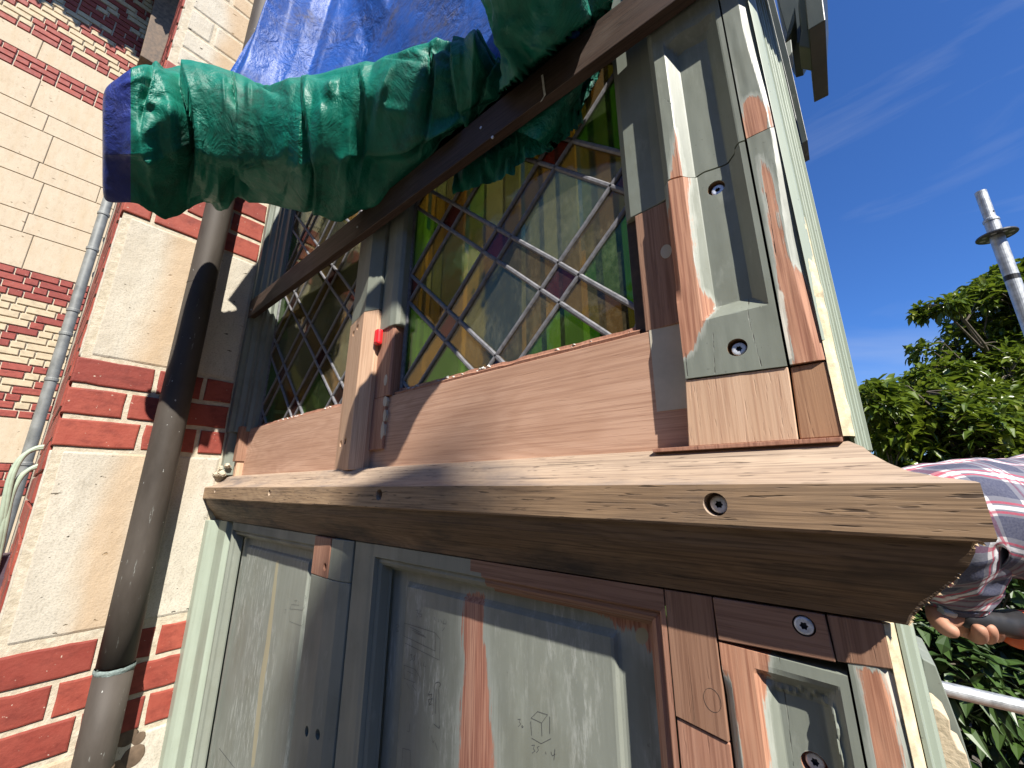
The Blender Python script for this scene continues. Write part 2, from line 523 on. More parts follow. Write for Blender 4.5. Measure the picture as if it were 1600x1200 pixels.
# --- glass
def glass_mat(name, tint, gloss_r=.06, haze=.05):
    k = NT(name)
    t = k.t
    t.nodes.remove(k.b)
    tr = t.nodes.new('ShaderNodeBsdfTransparent')
    gl = t.nodes.new('ShaderNodeBsdfGlossy')
    df = t.nodes.new('ShaderNodeBsdfDiffuse')
    lw = t.nodes.new('ShaderNodeFresnel')
    m1 = t.nodes.new('ShaderNodeMixShader')
    m2 = t.nodes.new('ShaderNodeMixShader')
    n = k.noise(k.mapped((9, 9, 9)), detail=3)
    d = k.noise(k.mapped((110, 110, 60)), detail=7, rough=.75)
    d2 = k.noise(k.mapped((8, 8, 8), (3, 3, 1)), detail=4)
    nb = k.bump(n, .25, .006)
    r = k.rnd()
    k.put(tr.inputs['Color'], k.mix(k.math('MULTIPLY', r, .45), tint, tuple(v * .55 for v in tint)))
    k.put(df.inputs['Color'], k.mix(.5, tint, (.46, .44, .36)))
    gl.inputs['Roughness'].default_value = gloss_r
    k.link(nb, gl.inputs['Normal'])
    lw.inputs['IOR'].default_value = 1.5
    k.link(nb, lw.inputs['Normal'])
    dust = k.math('ADD', haze, k.math('MULTIPLY', k.ramp(k.math('MULTIPLY', d, d2), .24, .40), .10))
    k.put(m1.inputs['Fac'], dust)
    k.link(tr.outputs[0], m1.inputs[1])
    k.link(df.outputs[0], m1.inputs[2])
    k.put(m2.inputs['Fac'], k.ramp(lw.outputs[0], 0, 1, 0.01, .62))
    k.link(m1.outputs[0], m2.inputs[1])
    k.link(gl.outputs[0], m2.inputs[2])
    k.link(m2.outputs[0], k.out.inputs[0])
    return k.m

M['g_clear'] = glass_mat('clear_quarry_glass', (.66, .67, .42))
M['g_amber'] = glass_mat('amber_glass', (.70, .53, .20))
M['g_red'] = glass_mat('ruby_glass', (.40, .12, .09))
M['g_green'] = glass_mat('green_glass', (.42, .68, .20), haze=.03)

# --- garden
k = NT('glossy_leaf')
r = k.attr('rnd')
c = k.mix(r, (.055, .105, .012), (.165, .215, .020))
c = k.mix(k.ramp(r, .90, .93), c, (.21, .235, .03))
tl = k.t.nodes.new('ShaderNodeBsdfTranslucent')
ms = k.t.nodes.new('ShaderNodeMixShader')
ms.inputs[0].default_value = .35
k.put(tl.inputs['Color'], k.mix(.5, c, (.16, .22, .015)))
k.fin(c, .34, spec=.5)
k.link(k.b.outputs[0], ms.inputs[1])
k.link(tl.outputs[0], ms.inputs[2])
k.link(ms.outputs[0], k.out.inputs[0])
M['leaf'] = k.m
k = NT('shaded_green_leaf')
r = k.attr('rnd')
k.fin(k.mix(r, (.018, .040, .010), (.045, .085, .016)), .42, spec=.4)  # dark tone carries the shade beneath and behind the sunlit trees
M['leaf_dark'] = k.m
M['bark'] = simple('grey_bark', (.12, .10, .075), .85, nscale=40, namt=.4, bump=.8)
k = NT('gravel_terrace')
n = k.noise(k.mapped((1.2, 1.2, 1.2)), detail=8, rough=.65)
n_f = k.noise(k.mapped((60, 60, 60)), detail=4)
M['ground'] = k.fin(k.mix(k.ramp(n_f, .3, .7, 0, .5), k.mix(k.ramp(n, .35, .65), (.085, .072, .055), (.125, .105, .08)), (.05, .045, .035)), .95, k.bump(n_f, .8, .02))
M['room_wall'] = simple('room_plaster', (.30, .27, .16), .9, nscale=3, namt=.25)
M['room_dark'] = simple('room_boards', (.12, .085, .05), .8, nscale=6, namt=.4)
M['room_green'] = simple('room_lit_green_board', (.15, .26, .06), .6, nscale=5, namt=.2)
M['room_olive'] = simple('room_olive_board', (.17, .165, .08), .7, nscale=5, namt=.25)
M['roof_slate'] = simple('slate_roof', (.09, .085, .085), .8, nscale=20, namt=.3)
M['room_deep'] = simple('room_dimmed_green_board', (.07, .12, .03), .7, nscale=5, namt=.2)

# ------------------------------------------------------------------ mesh helpers (all in u)
class MB:
    def __init__(self):
        self.v = []
        self.f = []
        self.mi = []
        self.cur = 0

    def add(self, vs, fs):
        o = len(self.v)
        self.v += [tuple(p) for p in vs]
        for f in fs:
            self.f.append(tuple(o + i for i in f))
            self.mi.append(self.cur)
        return self

    def box(self, x0, x1, y0, y1, z0, z1):
        vs = [(x, y, z) for z in (z0, z1) for y in (y0, y1) for x in (x0, x1)]
        return self.add(vs, [(0, 2, 3, 1), (4, 5, 7, 6), (0, 1, 5, 4), (2, 6, 7, 3), (0, 4, 6, 2), (1, 3, 7, 5)])

    def prism(self, poly, lo, hi, axis='z'):
        """poly 2-D closed outline, extruded along axis; axis z -> (x,y), x -> (y,z), y -> (x,z)"""
        def P(a, b, c):
            return {'z': (a, b, c), 'x': (c, a, b), 'y': (a, c, b)}[axis]
        n = len(poly)
        vs = [P(a, b, lo) for a, b in poly] + [P(a, b, hi) for a, b in poly]
        fs = [tuple(reversed(range(n))), tuple(range(n, 2 * n))]
        fs += [(i, (i + 1) % n, n + (i + 1) % n, n + i) for i in range(n)]
        return self.add(vs, fs)

    def tube(self, pts, r, seg=16, cap=True):
        pts = [Vector(p) for p in pts]
        rs = r if isinstance(r, (list, tuple)) else [r] * len(pts)
        rings = []
        prev = None
        for i, p in enumerate(pts):
            t = (pts[min(i + 1, len(pts) - 1)] - pts[max(i - 1, 0)]).normalized()
            if prev is None:
                a = Vector((0, 0, 1)) if abs(t.z) < .9 else Vector((1, 0, 0))
                nx = t.cross(a).normalized()
            else:
                nx = (prev - t * prev.dot(t)).normalized()
            prev = nx
            ny = t.cross(nx)
            rings.append([p + (nx * math.cos(2 * math.pi * j / seg) + ny * math.sin(2 * math.pi * j / seg)) * rs[i] for j in range(seg)])
        vs = [q for rg in rings for q in rg]
        fs = []
        for i in range(len(pts) - 1):
            for j in range(seg):
                a, b = i * seg + j, i * seg + (j + 1) % seg
                fs.append((a, b, b + seg, a + seg))
        if cap:
            fs.append(tuple(reversed(range(seg))))
            fs.append(tuple((len(pts) - 1) * seg + j for j in range(seg)))
        return self.add(vs, fs)

    def grid(self, P, wrap=False):
        """P[i][j] -> point; quads between"""
        nu, nv = len(P), len(P[0])
        vs = [q for row in P for q in row]
        fs = []
        for i in range(nu - 1):
            for j in range(nv if wrap else nv - 1):
                a = i * nv + j
                b = i * nv + (j + 1) % nv
                fs.append((a, b, b + nv, a + nv))
        return self.add(vs, fs)

def wpos(o):
    p = Vector((0, 0, 0))
    while o is not None:
        p += o.location
        o = o.parent
    return p

def M4(p):
    return Vector((p[0] * S, p[1] * S, p[2] * S + CZ))

def build(name, mb, mats, parent=None, attrs=None, bevel=0, smooth=False, bseg=2, fix=True, uv=None):
    off = wpos(parent)
    me = bpy.data.meshes.new(name)
    me.from_pydata([M4(p) - off for p in mb.v], [], mb.f)
    for m in (mats if isinstance(mats, (list, tuple)) else [mats]):
        me.materials.append(M[m] if isinstance(m, str) else m)
    if any(mb.mi):
        me.polygons.foreach_set('material_index', mb.mi)
    if attrs:
        for an, vals in attrs.items():
            a = me.attributes.new(an, 'FLOAT', 'POINT')
            a.data.foreach_set('value', np.asarray(vals, np.float32))
    if uv is not None:
        l = me.uv_layers.new(name='UVMap')
        uva = np.asarray(uv, np.float32)
        idx = np.zeros(len(me.loops), np.int32)
        me.loops.foreach_get('vertex_index', idx)
        l.data.foreach_set('uv', uva[idx].ravel())
    if fix:
        bm = bmesh.new()
        bm.from_mesh(me)
        bmesh.ops.recalc_face_normals(bm, faces=bm.faces)
        bm.to_mesh(me)
        bm.free()
    if smooth:
        me.polygons.foreach_set('use_smooth', [True] * len(me.polygons))
    me.update()
    o = bpy.data.objects.new(name, me)
    COL.objects.link(o)
    o.parent = parent
    if bevel:
        b = o.modifiers.new('bevel', 'BEVEL')
        b.width = bevel * S
        b.segments = bseg
        b.limit_method = 'ANGLE'
        b.angle_limit = math.radians(35)
    return o

def tag(o, label, cat, group=None, kind=None):
    if label:
        o['label'] = label
    if cat:
        o['category'] = cat
    if group:
        o['group'] = group
    if kind:
        o['kind'] = kind
    return o

def thing(name, loc_u, label, cat, group=None):
    o = bpy.data.objects.new(name, None)
    COL.objects.link(o)
    o.empty_display_size = .1
    o.location = M4(loc_u)
    return tag(o, label, cat, group)

def cut(o, cutters):
    """bore holes: boolean with throw-away cutters, applied at once"""
    mods = []
    tmp = []
    for mb in cutters:
        c = build('cutter', mb, 'hole')
        tmp.append(c)
        m = o.modifiers.new('bore', 'BOOLEAN')
        m.operation = 'DIFFERENCE'
        m.solver = 'EXACT'
        m.object = c
        mods.append(m)
    bpy.context.view_layer.update()
    dg = bpy.context.evaluated_depsgraph_get()
    dg.update()
    me = bpy.data.meshes.new_from_object(o.evaluated_get(dg), preserve_all_data_layers=True, depsgraph=dg)
    o.modifiers.clear()
    o.data = me
    for c in tmp:
        bpy.data.objects.remove(c)

def cyl(mb, c, d, r, depth, seg=28):
    """cylinder from c along direction d"""
    c = Vector(c)
    d = Vector(d).normalized()
    return mb.tube([c, c + d * depth], r, seg)

def nz(x, y, z=0.0, s=1.0):
    return mnoise.noise(Vector((x * s, y * s, z * s)))

GZ = -CZ / S          # ground level in u

# ------------------------------------------------------------------ the setting
g = MB()
g.add([(-900, -900, GZ), (900, -900, GZ), (900, 900, GZ), (-900, 900, GZ)], [(0, 1, 2, 3)])
tag(build('ground', g, 'ground'), None, None, kind='structure')

# ================================================================== THE TIMBER BAY
XW = -3.72                         # face of the masonry pier
bay = thing('timber_bay', (-1.8, 1.1, GZ), 'grey-green timber bay window front under repair with bare oak patches and leaded windows', 'bay window')

def part(name, mb, mats, parent=None, **kw):
    return build(name, mb, mats, parent or bay, **kw)

# ---- ledge: moulded oak sill with a mitred right end
prof = [(1.075, .100), (1.035, .095), (1.018, .090), (1.0, .0765), (.988, .060), (.972, .043), (.952, .0285), (.921, .0175), (.892, .0105),
        (.887, .008), (.8868, -.068), (.8895, -.073), (.905, -.0765), (.909, -.090), (.918, -.112), (.930, -.1300), (.951, -.1560), (.973, -.1800),
        (.988, -.205), (.995, -.222), (1.075, -.226)]
X_M = 1.04                         # mitre: X + Y = X_M at the right end
NS = 110
led = MB()
rows = []
for i in range(NS + 1):
    t = i / NS
    row = []
    for j, (y, z) in enumerate(prof):
        xr = X_M - y
        x = XW - .035 + (xr - (XW - .035)) * t
        w = .0022 * nz(x * 3, j * .7, 1.3) if 0 < i < NS else 0
        wav = .0016 * nz(x * 9, 4.2, 0.3) if j in (9, 10, 11) else 0
        rag = 0
        if i == NS:
            rag = .004 * nz(y * 90, z * 90, 5) + (.007 * abs(nz(y * 60, z * 60, 9)) if 12 <= j <= 19 else 0)
        row.append((x + rag, y + w + wav, z + w * .6))
    rows.append(row)
nprof = len(prof)
led.grid(rows, wrap=True)
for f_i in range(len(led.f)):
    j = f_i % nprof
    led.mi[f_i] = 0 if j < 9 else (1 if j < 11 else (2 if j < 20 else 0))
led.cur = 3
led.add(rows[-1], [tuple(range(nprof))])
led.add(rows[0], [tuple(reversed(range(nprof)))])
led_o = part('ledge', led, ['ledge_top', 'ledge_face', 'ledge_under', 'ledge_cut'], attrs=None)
bmx = bmesh.new(); bmx.from_mesh(led_o.data)
bmesh.ops.remove_doubles(bmx, verts=bmx.verts, dist=1e-5)
bmesh.ops.recalc_face_normals(bmx, faces=bmx.faces)
bmx.to_mesh(led_o.data); bmx.free()
holes = []
hole_spots = []
for px, py, r in ((336, 767, .013), (421, 770, .016), (592, 773, .021), (1117, 788, .0225)):
    c = atY(px, py, .887)
    hole_spots.append((c, r))
    holes.append(cyl(MB(), (c.x, .86, c.z), (0, 1, 0), r, .027 + .045, 24))
cut(led_o, holes)
led_o['label'] = 'moulded oak ledge, planed pale on top and dark underneath, with a raw mitred end'

def screw(c, d, r, parent, depth=.0, hexr=.38):
    """countersunk zinc screw head with a star socket; c centre on the surface, d pointing out"""
    c = Vector(c); d = Vector(d).normalized()
    a = Vector((0, 0, 1)).cross(d).normalized()
    b = d.cross(a)
    mb = MB()
    seg = 28
    prof_ = [(1.0, -.35), (1.0, 0.0), (.93, .10), (.80, .14), (.62, .14)]
    rings = []
    for rr, hh in prof_:
        rings.append([c + d * (hh * r) + (a * math.cos(2 * math.pi * i / seg) + b * math.sin(2 * math.pi * i / seg)) * rr * r for i in range(seg)])
    star = []
    for i in range(seg):
        an = 2 * math.pi * i / seg
        rr = hexr * (1 + .16 * math.cos(6 * an))
        star.append((rr, an))
    rings.append([c + d * (.13 * r) + (a * math.cos(t) + b * math.sin(t)) * q * r for q, t in star])
    mb.grid(rings, wrap=True)
    o = build('screw', mb, ['zinc'], parent, fix=True, smooth=False)
    mb2 = MB()
    r2 = [[c + d * (.13 * r) + (a * math.cos(t) + b * math.sin(t)) * q * r for q, t in star],
          [c - d * (.22 * r) + (a * math.cos(t) + b * math.sin(t)) * q * .92 * r for q, t in star]]
    mb2.grid(r2, wrap=True)
    mb2.add(r2[1], [tuple(range(seg))])
    build('screw_socket', mb2, 'socket', parent)
    return o

def counterbore(c, r, parent, y0, depth=.03, mat='hole'):
    """wooden wall and floor of a drilled recess"""
    mb = MB()
    seg = 28
    c = Vector(c)
    rg = [[(c.x + r * math.cos(2 * math.pi * i / seg), y, c.z + r * math.sin(2 * math.pi * i / seg)) for i in range(seg)] for y in (y0 + .001, y0 + depth)]
    mb.grid(rg, wrap=True)
    mb.add(rg[1], [tuple(range(seg))])
    return build('drilled_recess', mb, mat, parent, fix=False)

c, r = hole_spots[3]
screw((c.x + .002, .9125, c.z - .001), (0, -1, 0), .0172, led_o)
# frayed fibres along the sawn lower edge of the mitre
fray = MB()
rf = random.Random(5)
for i in range(150):
    j = 11.5 + 7.4 * (.5 + .5 * math.sin(rf.choice((.2, .9, 1.0, 2.2, 2.9, 4.1, 5.0)) + rf.gauss(0, .22)))
    a = int(j); t = j - a
    y = prof[a][0] * (1 - t) + prof[a + 1][0] * t
    z = prof[a][1] * (1 - t) + prof[a + 1][1] * t
    x = X_M - y
    L = rf.uniform(.001, .009) * rf.uniform(.4, 1.2)
    d = Vector((.8, rf.uniform(-.5, .3), rf.uniform(-.9, .2))).normalized()
    q = Vector((x - .004, y, z))
    s_ = d.cross(Vector((0, 1, .3))).normalized() * rf.uniform(.0006, .0018)
    fray.add([q - s_, q + s_, q + d * L * .6 + s_ * .8 + Vector((0, .001, .001)), q + d * L], [(0, 1, 2, 3)])
build('frayed_fibres', fray, 'ledge_cut', led_o, fix=False)['kind'] = 'stuff'

# ---- masonry-side jamb of the upper storey (stepped mouldings)
jm = MB()
jprof = [(XW - .02, .955), (-3.66, .955), (-3.66, .985), (-3.63, .99), (-3.615, 1.02), (-3.57, 1.02), (-3.57, 1.035), (-3.53, 1.035),
         (-3.52, 1.06), (-3.46, 1.065), (-3.455, 1.12), (-3.455, 1.2), (XW - .02, 1.2)]
jm.prism(jprof, .43, 4.2)
part('jamb_moulding', jm, 'paint_dark', bevel=.003)
jl = MB()
jl.prism([(XW - .02, .965), (-3.67, .965), (-3.66, 1.03), (-3.60, 1.045), (-3.60, 1.2), (XW - .02, 1.2)], .10, .43)
part('jamb_foot', jl, 'paint', bevel=.004)
st = MB()
st.prism([(-3.60, 1.0), (-3.535, 1.0), (-3.535, 1.08), (-3.60, 1.08)], .20, .47)
part('jamb_stub', st, 'wood_brown', bevel=.004)
st = MB()
st.prism([(-3.605, 1.02), (-3.545, 1.015), (-3.545, 1.09), (-3.605, 1.09)], .085, .197)
part('jamb_splice', st, 'wood_fresh', bevel=.003)
# crumbled plaster lump in the corner between pier, jamb and ledge
pl = MB()
for (cx, cy, cz, rr) in ((-3.70, .975, .15, .026), (-3.67, .965, .115, .022), (-3.64, .985, .17, .02), (-3.70, .94, .108, .02), (-3.65, .97, .104, .017)):
    n_ = 9
    P = []
    for i in range(n_ + 1):
        th = math.pi * i / n_
        P.append([(cx + rr * (1 + .9 * nz(i * 1.7, j * 1.3, cx * 9)) * math.sin(th) * math.cos(2 * math.pi * j / 12),
                   cy + rr * (1 + .9 * nz(i * 1.7, j * 1.3, cz * 9)) * math.sin(th) * math.sin(2 * math.pi * j / 12), cz + rr * math.cos(th)) for j in range(12)])
    pl.grid(P, wrap=True)
part('crumbled_mortar', pl, 'mortar')

# ---- boards under the windows
YB = 1.06
lb = MB(); lb.box(-3.545, -1.995, YB, 1.16, .09, .452)
lb_o = part('wood_panel', lb, 'wood_panel', bevel=.003)
lb_o['label'] = 'pinkish oak board under the left leaded window'
rb = MB(); rb.box(-1.771, -.262, YB, 1.16, .09, .437)
rb_o = part('wood_panel', rb, 'wood_panel', bevel=.003)
rb_o['label'] = 'pinkish oak board under the right leaded window'
fp = MB()
a1, a2 = atY(1016, 533, YB), atY(1022, 644, YB)
fp.box(a1.x, -.263, YB - .0015, YB + .01, a2.z, .4385)
part('filler_patch', fp, 'filler')
sl = MB(); sl.box(-.36, .012, .997, 1.06, .0885, .0975)
part('packing_strip', sl, 'wood_red', bevel=.001)

# ---- mullion between the windows: old painted top, spliced oak foot
mu_p = [(-2.09, 1.052), (-1.852, 1.0), (-1.772, 1.032), (-1.772, 1.16), (-2.09, 1.16)]
jz = atY(555, 500, 1.02).z
mu = MB(); mu.prism(mu_p, jz + .004, 4.2)
part('mullion', mu, 'paint', bevel=.004)
ms_ = MB(); ms_.prism([(-2.092, 1.050), (-1.852, .996), (-1.770, 1.028), (-1.770, 1.16), (-2.092, 1.16)], .088, jz)
ms_o = part('mullion_splice', ms_, 'wood_mull', bevel=.002)
cuts = []
dspots = []
def mull_y(x):
    return 1.033 + (x + 2.0) / .128 * (.996 - 1.033) if x < -1.872 else .996 + (x + 1.872) / .15 * .013
for px, py in ((550, 519), (560, 512), (529, 691), (541, 690)):
    c = atY(px, py, 1.022)
    cuts.append(cyl(MB(), (c.x, .96, c.z + .028), (0, 1, -.45), .0165, .15, 18))
cut(ms_o, cuts)
# right stile of the mullion (window frame stile), patched
rs = MB()
rs.prism([(-1.7685, 1.05), (-1.64, 1.045), (-1.625, 1.05), (-1.625, 1.12), (-1.7685, 1.12)], .437, .80)
part('window_stile', rs, 'wood_red', bevel=.003)
rs = MB()
rs.prism([(-1.7685, 1.048), (-1.66, 1.035), (-1.615, 1.04), (-1.60, 1.055), (-1.60, 1.12), (-1.7685, 1.12)], .80, 4.2)
part('window_stile', rs, 'paint', bevel=.004)
rs = MB(); rs.box(-1.7685, -1.652, 1.0475, 1.0595, .18, .4365)
rso = part('stile_tongue', rs, 'wood_red', bevel=.003)
for (cx, cz, w_, h_) in ((-1.66, .41, .017, .028), (-1.655, .34, .012, .03), (-1.662, .27, .014, .04), (-1.668, .52, .013, .03)):
    b_ = MB()
    n_ = 14
    out = [(cx + w_ * math.cos(2 * math.pi * i / n_) * (1 + .3 * nz(i, cz * 20, 1)), cz + h_ * math.sin(2 * math.pi * i / n_) * (1 + .3 * nz(i, cz * 9, 4))) for i in range(n_)]
    b_.prism(out, 1.0448 if cz > .437 else 1.0468, 1.06, 'y')
    part('filler_spot', b_, 'filler')
cl = MB(); ca_ = atY(590, 527, 1.03)
cl.box(-1.7645, -1.72, 1.012, 1.0445, ca_.z - .045, ca_.z + .04)
clip = build('plastic_wedge', cl, 'red_plastic', None, bevel=.012)
tag(clip, 'small red plastic wedge stuck beside the pale mullion splice', 'wedge')

# ---- right window stile beside the post
ws = MB()
ws.prism([(-.405, 1.075), (-.385, 1.062), (-.30, 1.055), (-.262, 1.045), (-.262, 1.14), (-.405, 1.14)], .83, 4.2)
part('window_stile', ws, 'paint_dark', bevel=.003)
ws = MB()
ws.prism([(-.372, 1.060), (-.262, 1.052), (-.262, 1.14), (-.372, 1.14)], .437, .828)
part('window_stile', ws, 'wood_brown', bevel=.003)
ws = MB(); ws.box(-.408, -.373, 1.085, 1.14, .43, .83)
part('window_rebate', ws, 'rebate')
pg = MB()
cc = atY(1041, 393, 1.054)
pg.prism([(cc.x + .016 * math.cos(2 * math.pi * i / 18), cc.z + .022 * math.sin(2 * math.pi * i / 18)) for i in range(18)], 1.0525, 1.07, 'y')
part('filler_spot', pg, 'filler')
hd = MB(); hd.box(-3.46, -.262, 1.06, 1.17, 3.05, 3.5)
part('window_head', hd, 'paint_dark')

# ---- leaded windows
def clip_poly(poly, axis, lim, keep_less):
    out = []
    n_ = len(poly)
    for i in range(n_):
        a, b = poly[i], poly[(i + 1) % n_]
        ia = (a[axis] <= lim) if keep_less else (a[axis] >= lim)
        ib = (b[axis] <= lim) if keep_less else (b[axis] >= lim)
        if ia:
            out.append(a)
        if ia != ib:
            t = (lim - a[axis]) / (b[axis] - a[axis])
            out.append((a[0] + (b[0] - a[0]) * t, a[1] + (b[1] - a[1]) * t))
    return out

def area(p):
    return .5 * abs(sum(p[i][0] * p[(i + 1) % len(p)][1] - p[(i + 1) % len(p)][0] * p[i][1] for i in range(len(p))))

def leaded_window(x0, x1, z0, z1, cx, cz, dx, dz, label, seed):
    win = MB()
    Yg = 1.1
    # putty and lead border
    bw = .018
    win.box(x0 - .012, x0 + bw * .6, Yg - .012, Yg + .012, z0, z1)
    win.box(x1 - bw * .6, x1 + .012, Yg - .012, Yg + .012, z0, z1)
    win.box(x0 + bw * .6, x1 - bw * .6, Yg - .012, Yg + .012, z0 - .012, z0 + bw * .6)
    win.box(x0 + bw * .6, x1 - bw * .6, Yg - .012, Yg + .012, z1 - bw * .6, z1 + .012)
    wo = part('leaded_window', win, 'lead', bevel=.003)
    wo['label'] = label
    w_ = .135
    rw = random.Random(seed)
    def XZ(p, q):
        return (cx + dx * (p + q), cz + dz * (p - q))
    def clipw(poly):
        for ax, lim, kl in ((0, x0, False), (0, x1, True), (1, z0, False), (1, z1, True)):
            poly = clip_poly(poly, ax, lim, kl)
            if len(poly) < 3:
                return None
        return poly if area(poly) > 2e-4 else None
    for ip in range(-7, 8):
        for iq in range(-7, 8):
            for kind, (pa, pb, qa, qb) in (('sq', (ip - w_, ip + w_, iq - w_, iq + w_)),
                                           ('sp', (ip - w_, ip + w_, iq + w_, iq + 1 - w_)),
                                           ('sp', (ip + w_, ip + 1 - w_, iq - w_, iq + w_)),
                                           ('bg', (ip + w_, ip + 1 - w_, iq + w_, iq + 1 - w_))):
                full = [XZ(pa, qa), XZ(pb, qa), XZ(pb, qb), XZ(pa, qb)]
                poly = clipw(full)
                if not poly:
                    continue
                cutp = area(poly) < area(full) * .97
                mt = {'sq': 'g_red', 'sp': 'g_amber', 'bg': 'g_green' if cutp else 'g_clear'}[kind]
                ty, tx = rw.uniform(-.006, .006), rw.uniform(-.02, .02)
                mx = sum(p[0] for p in poly) / len(poly)
                mz = sum(p[1] for p in poly) / len(poly)
                pm = MB()
                n_ = len(poly)
                vs = []
                for dy in (0, .005):
                    vs += [(x, Yg + dy + (x - mx) * tx + (z - mz) * tx * .7, z) for x, z in poly]
                pm.add(vs, [tuple(range(n_)), tuple(reversed(range(n_, 2 * n_)))] + [(i, (i + 1) % n_, n_ + (i + 1) % n_, n_ + i) for i in range(n_)])
                build('pane', pm, mt, wo)
    # lead cames along the lattice lines
    for fam in (0, 1):
        for i in range(-8, 9):
            for sg in (-1, 1):
                c = i + sg * w_
                A = XZ(c, -9) if fam == 0 else XZ(-9, c)
                B = XZ(c, 9) if fam == 0 else XZ(9, c)
                d = (B[0] - A[0], B[1] - A[1])
                t0, t1 = 0.0, 1.0
                for ax, lo, hi in ((0, x0, x1), (1, z0, z1)):
                    if abs(d[ax]) < 1e-9:
                        continue
                    ta, tb = (lo - A[ax]) / d[ax], (hi - A[ax]) / d[ax]
                    t0, t1 = max(t0, min(ta, tb)), min(t1, max(ta, tb))
                if t1 - t0 < .004:
                    continue
                p0 = Vector((A[0] + d[0] * t0, 0, A[1] + d[1] * t0))
                p1 = Vector((A[0] + d[0] * t1, 0, A[1] + d[1] * t1))
                u_ = (p1 - p0).normalized()
                n3 = Vector((-u_.z, 0, u_.x))
                cm = MB()
                seg = 8
                hw = .0095
                rws = []
                for s_ in range(seg + 1):
                    q = p0.lerp(p1, s_ / seg) + n3 * (.0022 * nz(s_ * .9, i * 3.1, fam + sg))
                    rws.append([tuple(q + n3 * a + Vector((0, Yg + b, 0))) for a, b in
                                ((-hw, .002), (-hw, -.0035), (-hw * .45, -.0085), (hw * .45, -.0085), (hw, -.0035), (hw, .002), (hw, .010), (-hw, .010))])
                cm.grid(rws, wrap=True)
                build('lead_came', cm, 'lead', wo, smooth=False)
    # putty crumbs along the foot
    pt = MB()
    for i in range(34):
        x = x0 + (x1 - x0) * rw.choice((.1, .28, .42, .5, .8, .97)) + rw.gauss(0, .04)
        if not x0 < x < x1:
            continue
        r_ = rw.uniform(.002, .012)
        a = rw.uniform(0, 3)
        zz = z0 + rw.uniform(-.006, .012)
        pt.add([(x - r_ * 1.8, Yg - .013, zz - r_ * .4), (x + r_ * 1.8, Yg - .013 - r_ * .3, zz - r_ * .5), (x + r_ * .5, Yg - .024, zz + r_ * .1), (x + r_ * a * .4, Yg - .011, zz + r_ * .9)],
               [(0, 1, 2), (1, 3, 2), (0, 2, 3)])
    build('putty_crumbs', pt, 'putty', wo, fix=False)['kind'] = 'stuff'
    sb = MB()
    N_ = 40
    P = []
    for i in range(N_ + 1):
        x = x0 - .01 + (x1 - x0 + .02) * i / N_
        j1 = .005 * nz(x * 14, seed, 2)
        P.append([(x, YB + .006, z0 - .021), (x, YB + .002, z0 - .008 + j1), (x, Yg - .014, z0 + .006 + j1), (x, Yg - .012, z0 + .016 + 2 * j1)])
    sb.grid(P)
    build('window_bead', sb, 'wood_red' , wo, fix=False)
    return wo

leaded_window(-3.45, -2.0, .462, 3.05, -2.85, 1.14, .31, .30, 'left leaded window with diamond quarries, behind the pale mullion', 3)
leaded_window(-1.60, -.40, .455, 3.05, -.985, 1.015, .305, .293, 'right leaded window with diamond quarries, beside the corner post', 5)

# ---- room behind the glass
rm = MB()
rm.box(-3.9, .03, 4.6, 4.7, -3, 3.4)
part('room_back_wall', rm, 'room_wall')
rm = MB(); rm.box(-.02, .03, 2.62, 4.6, -3, 3.4)
part('room_side_wall', rm, 'room_wall')
rm = MB(); rm.box(-3.9, -3.8, 1.2, 4.6, -3, 3.4)
part('room_side_wall', rm, 'room_wall')
rm = MB(); rm.box(-3.8, -.02, 1.2, 4.6, -1.9, -1.8)
part('room_floor', rm, 'room_dark')
rr_ = random.Random(4)
xx = -3.75
ci = 0
while xx < -.1:
    ww = rr_.uniform(.13, .30)
    mm = ("room_green", "room_wall", "room_olive", "room_olive", "room_wall", "room_olive", "room_dark")[ci % 7] if xx < -1.25 else ("room_dark", "room_deep")[ci % 2]  # left boards lightened for missing room light, right ones darkened against the sun there
    yy = 2.25 + (.0, .07, .03)[ci % 3]
    rm = MB(); rm.box(xx, min(-.03, xx + ww - .012), yy, yy + .03, -1.79, 3.9)
    part('room_board', rm, mm)
    xx += ww
    ci += 1

# ---- corner post, upper part
def hf_solid(name, x0, x1, z0f, z1f, yf, yback, nx, nzv, mat, polys=(), fills=(), cracks=(), parent=None, crack_w=.0007):
    """solid with a sculpted front face y = yf(x, z); z0f/z1f give bottom/top edge per x"""
    mb = MB()
    rows_, P2 = [], []
    for j in range(nzv + 1):
        row = []
        for i in range(nx + 1):
            x = x0 + (x1 - x0) * i / nx
            z = z0f(x) + (z1f(x) - z0f(x)) * j / nzv
            row.append((x, yf(x, z), z))
            P2.append((x, z))
        rows_.append(row)
    mb.grid(rows_)
    n0 = len(mb.v)
    ring = rows_[0] + [r_[-1] for r_ in rows_[1:]] + rows_[-1][::-1][1:] + [r_[0] for r_ in rows_[::-1][1:-1]]
    back = [(p[0], yback, p[2]) for p in ring]
    n_ = len(ring)
    mb.add(list(ring) + back, [(i, (i + 1) % n_, n_ + (i + 1) % n_, n_ + i) for i in range(n_)])
    mb.add(back, [tuple(range(n_))])
    P2 = np.array(P2 + [(p[0], p[2]) for p in ring + back + back])
    at = {'wood': sdf(P2, polys) if polys else np.full(len(P2), -9.),
          'fill': sdf(P2, fills) if fills else np.full(len(P2), -9.),
          'crack': (line_sdf(P2, cracks) + crack_w) if cracks else np.full(len(P2), -9.)}
    o = build(name, mb, mat, parent or bay, attrs=at)
    b = bmesh.new(); b.from_mesh(o.data)
    bmesh.ops.remove_doubles(b, verts=b.verts, dist=1e-6)
    bmesh.ops.recalc_face_normals(b, faces=b.faces)
    b.to_mesh(o.data); b.free()
    return o

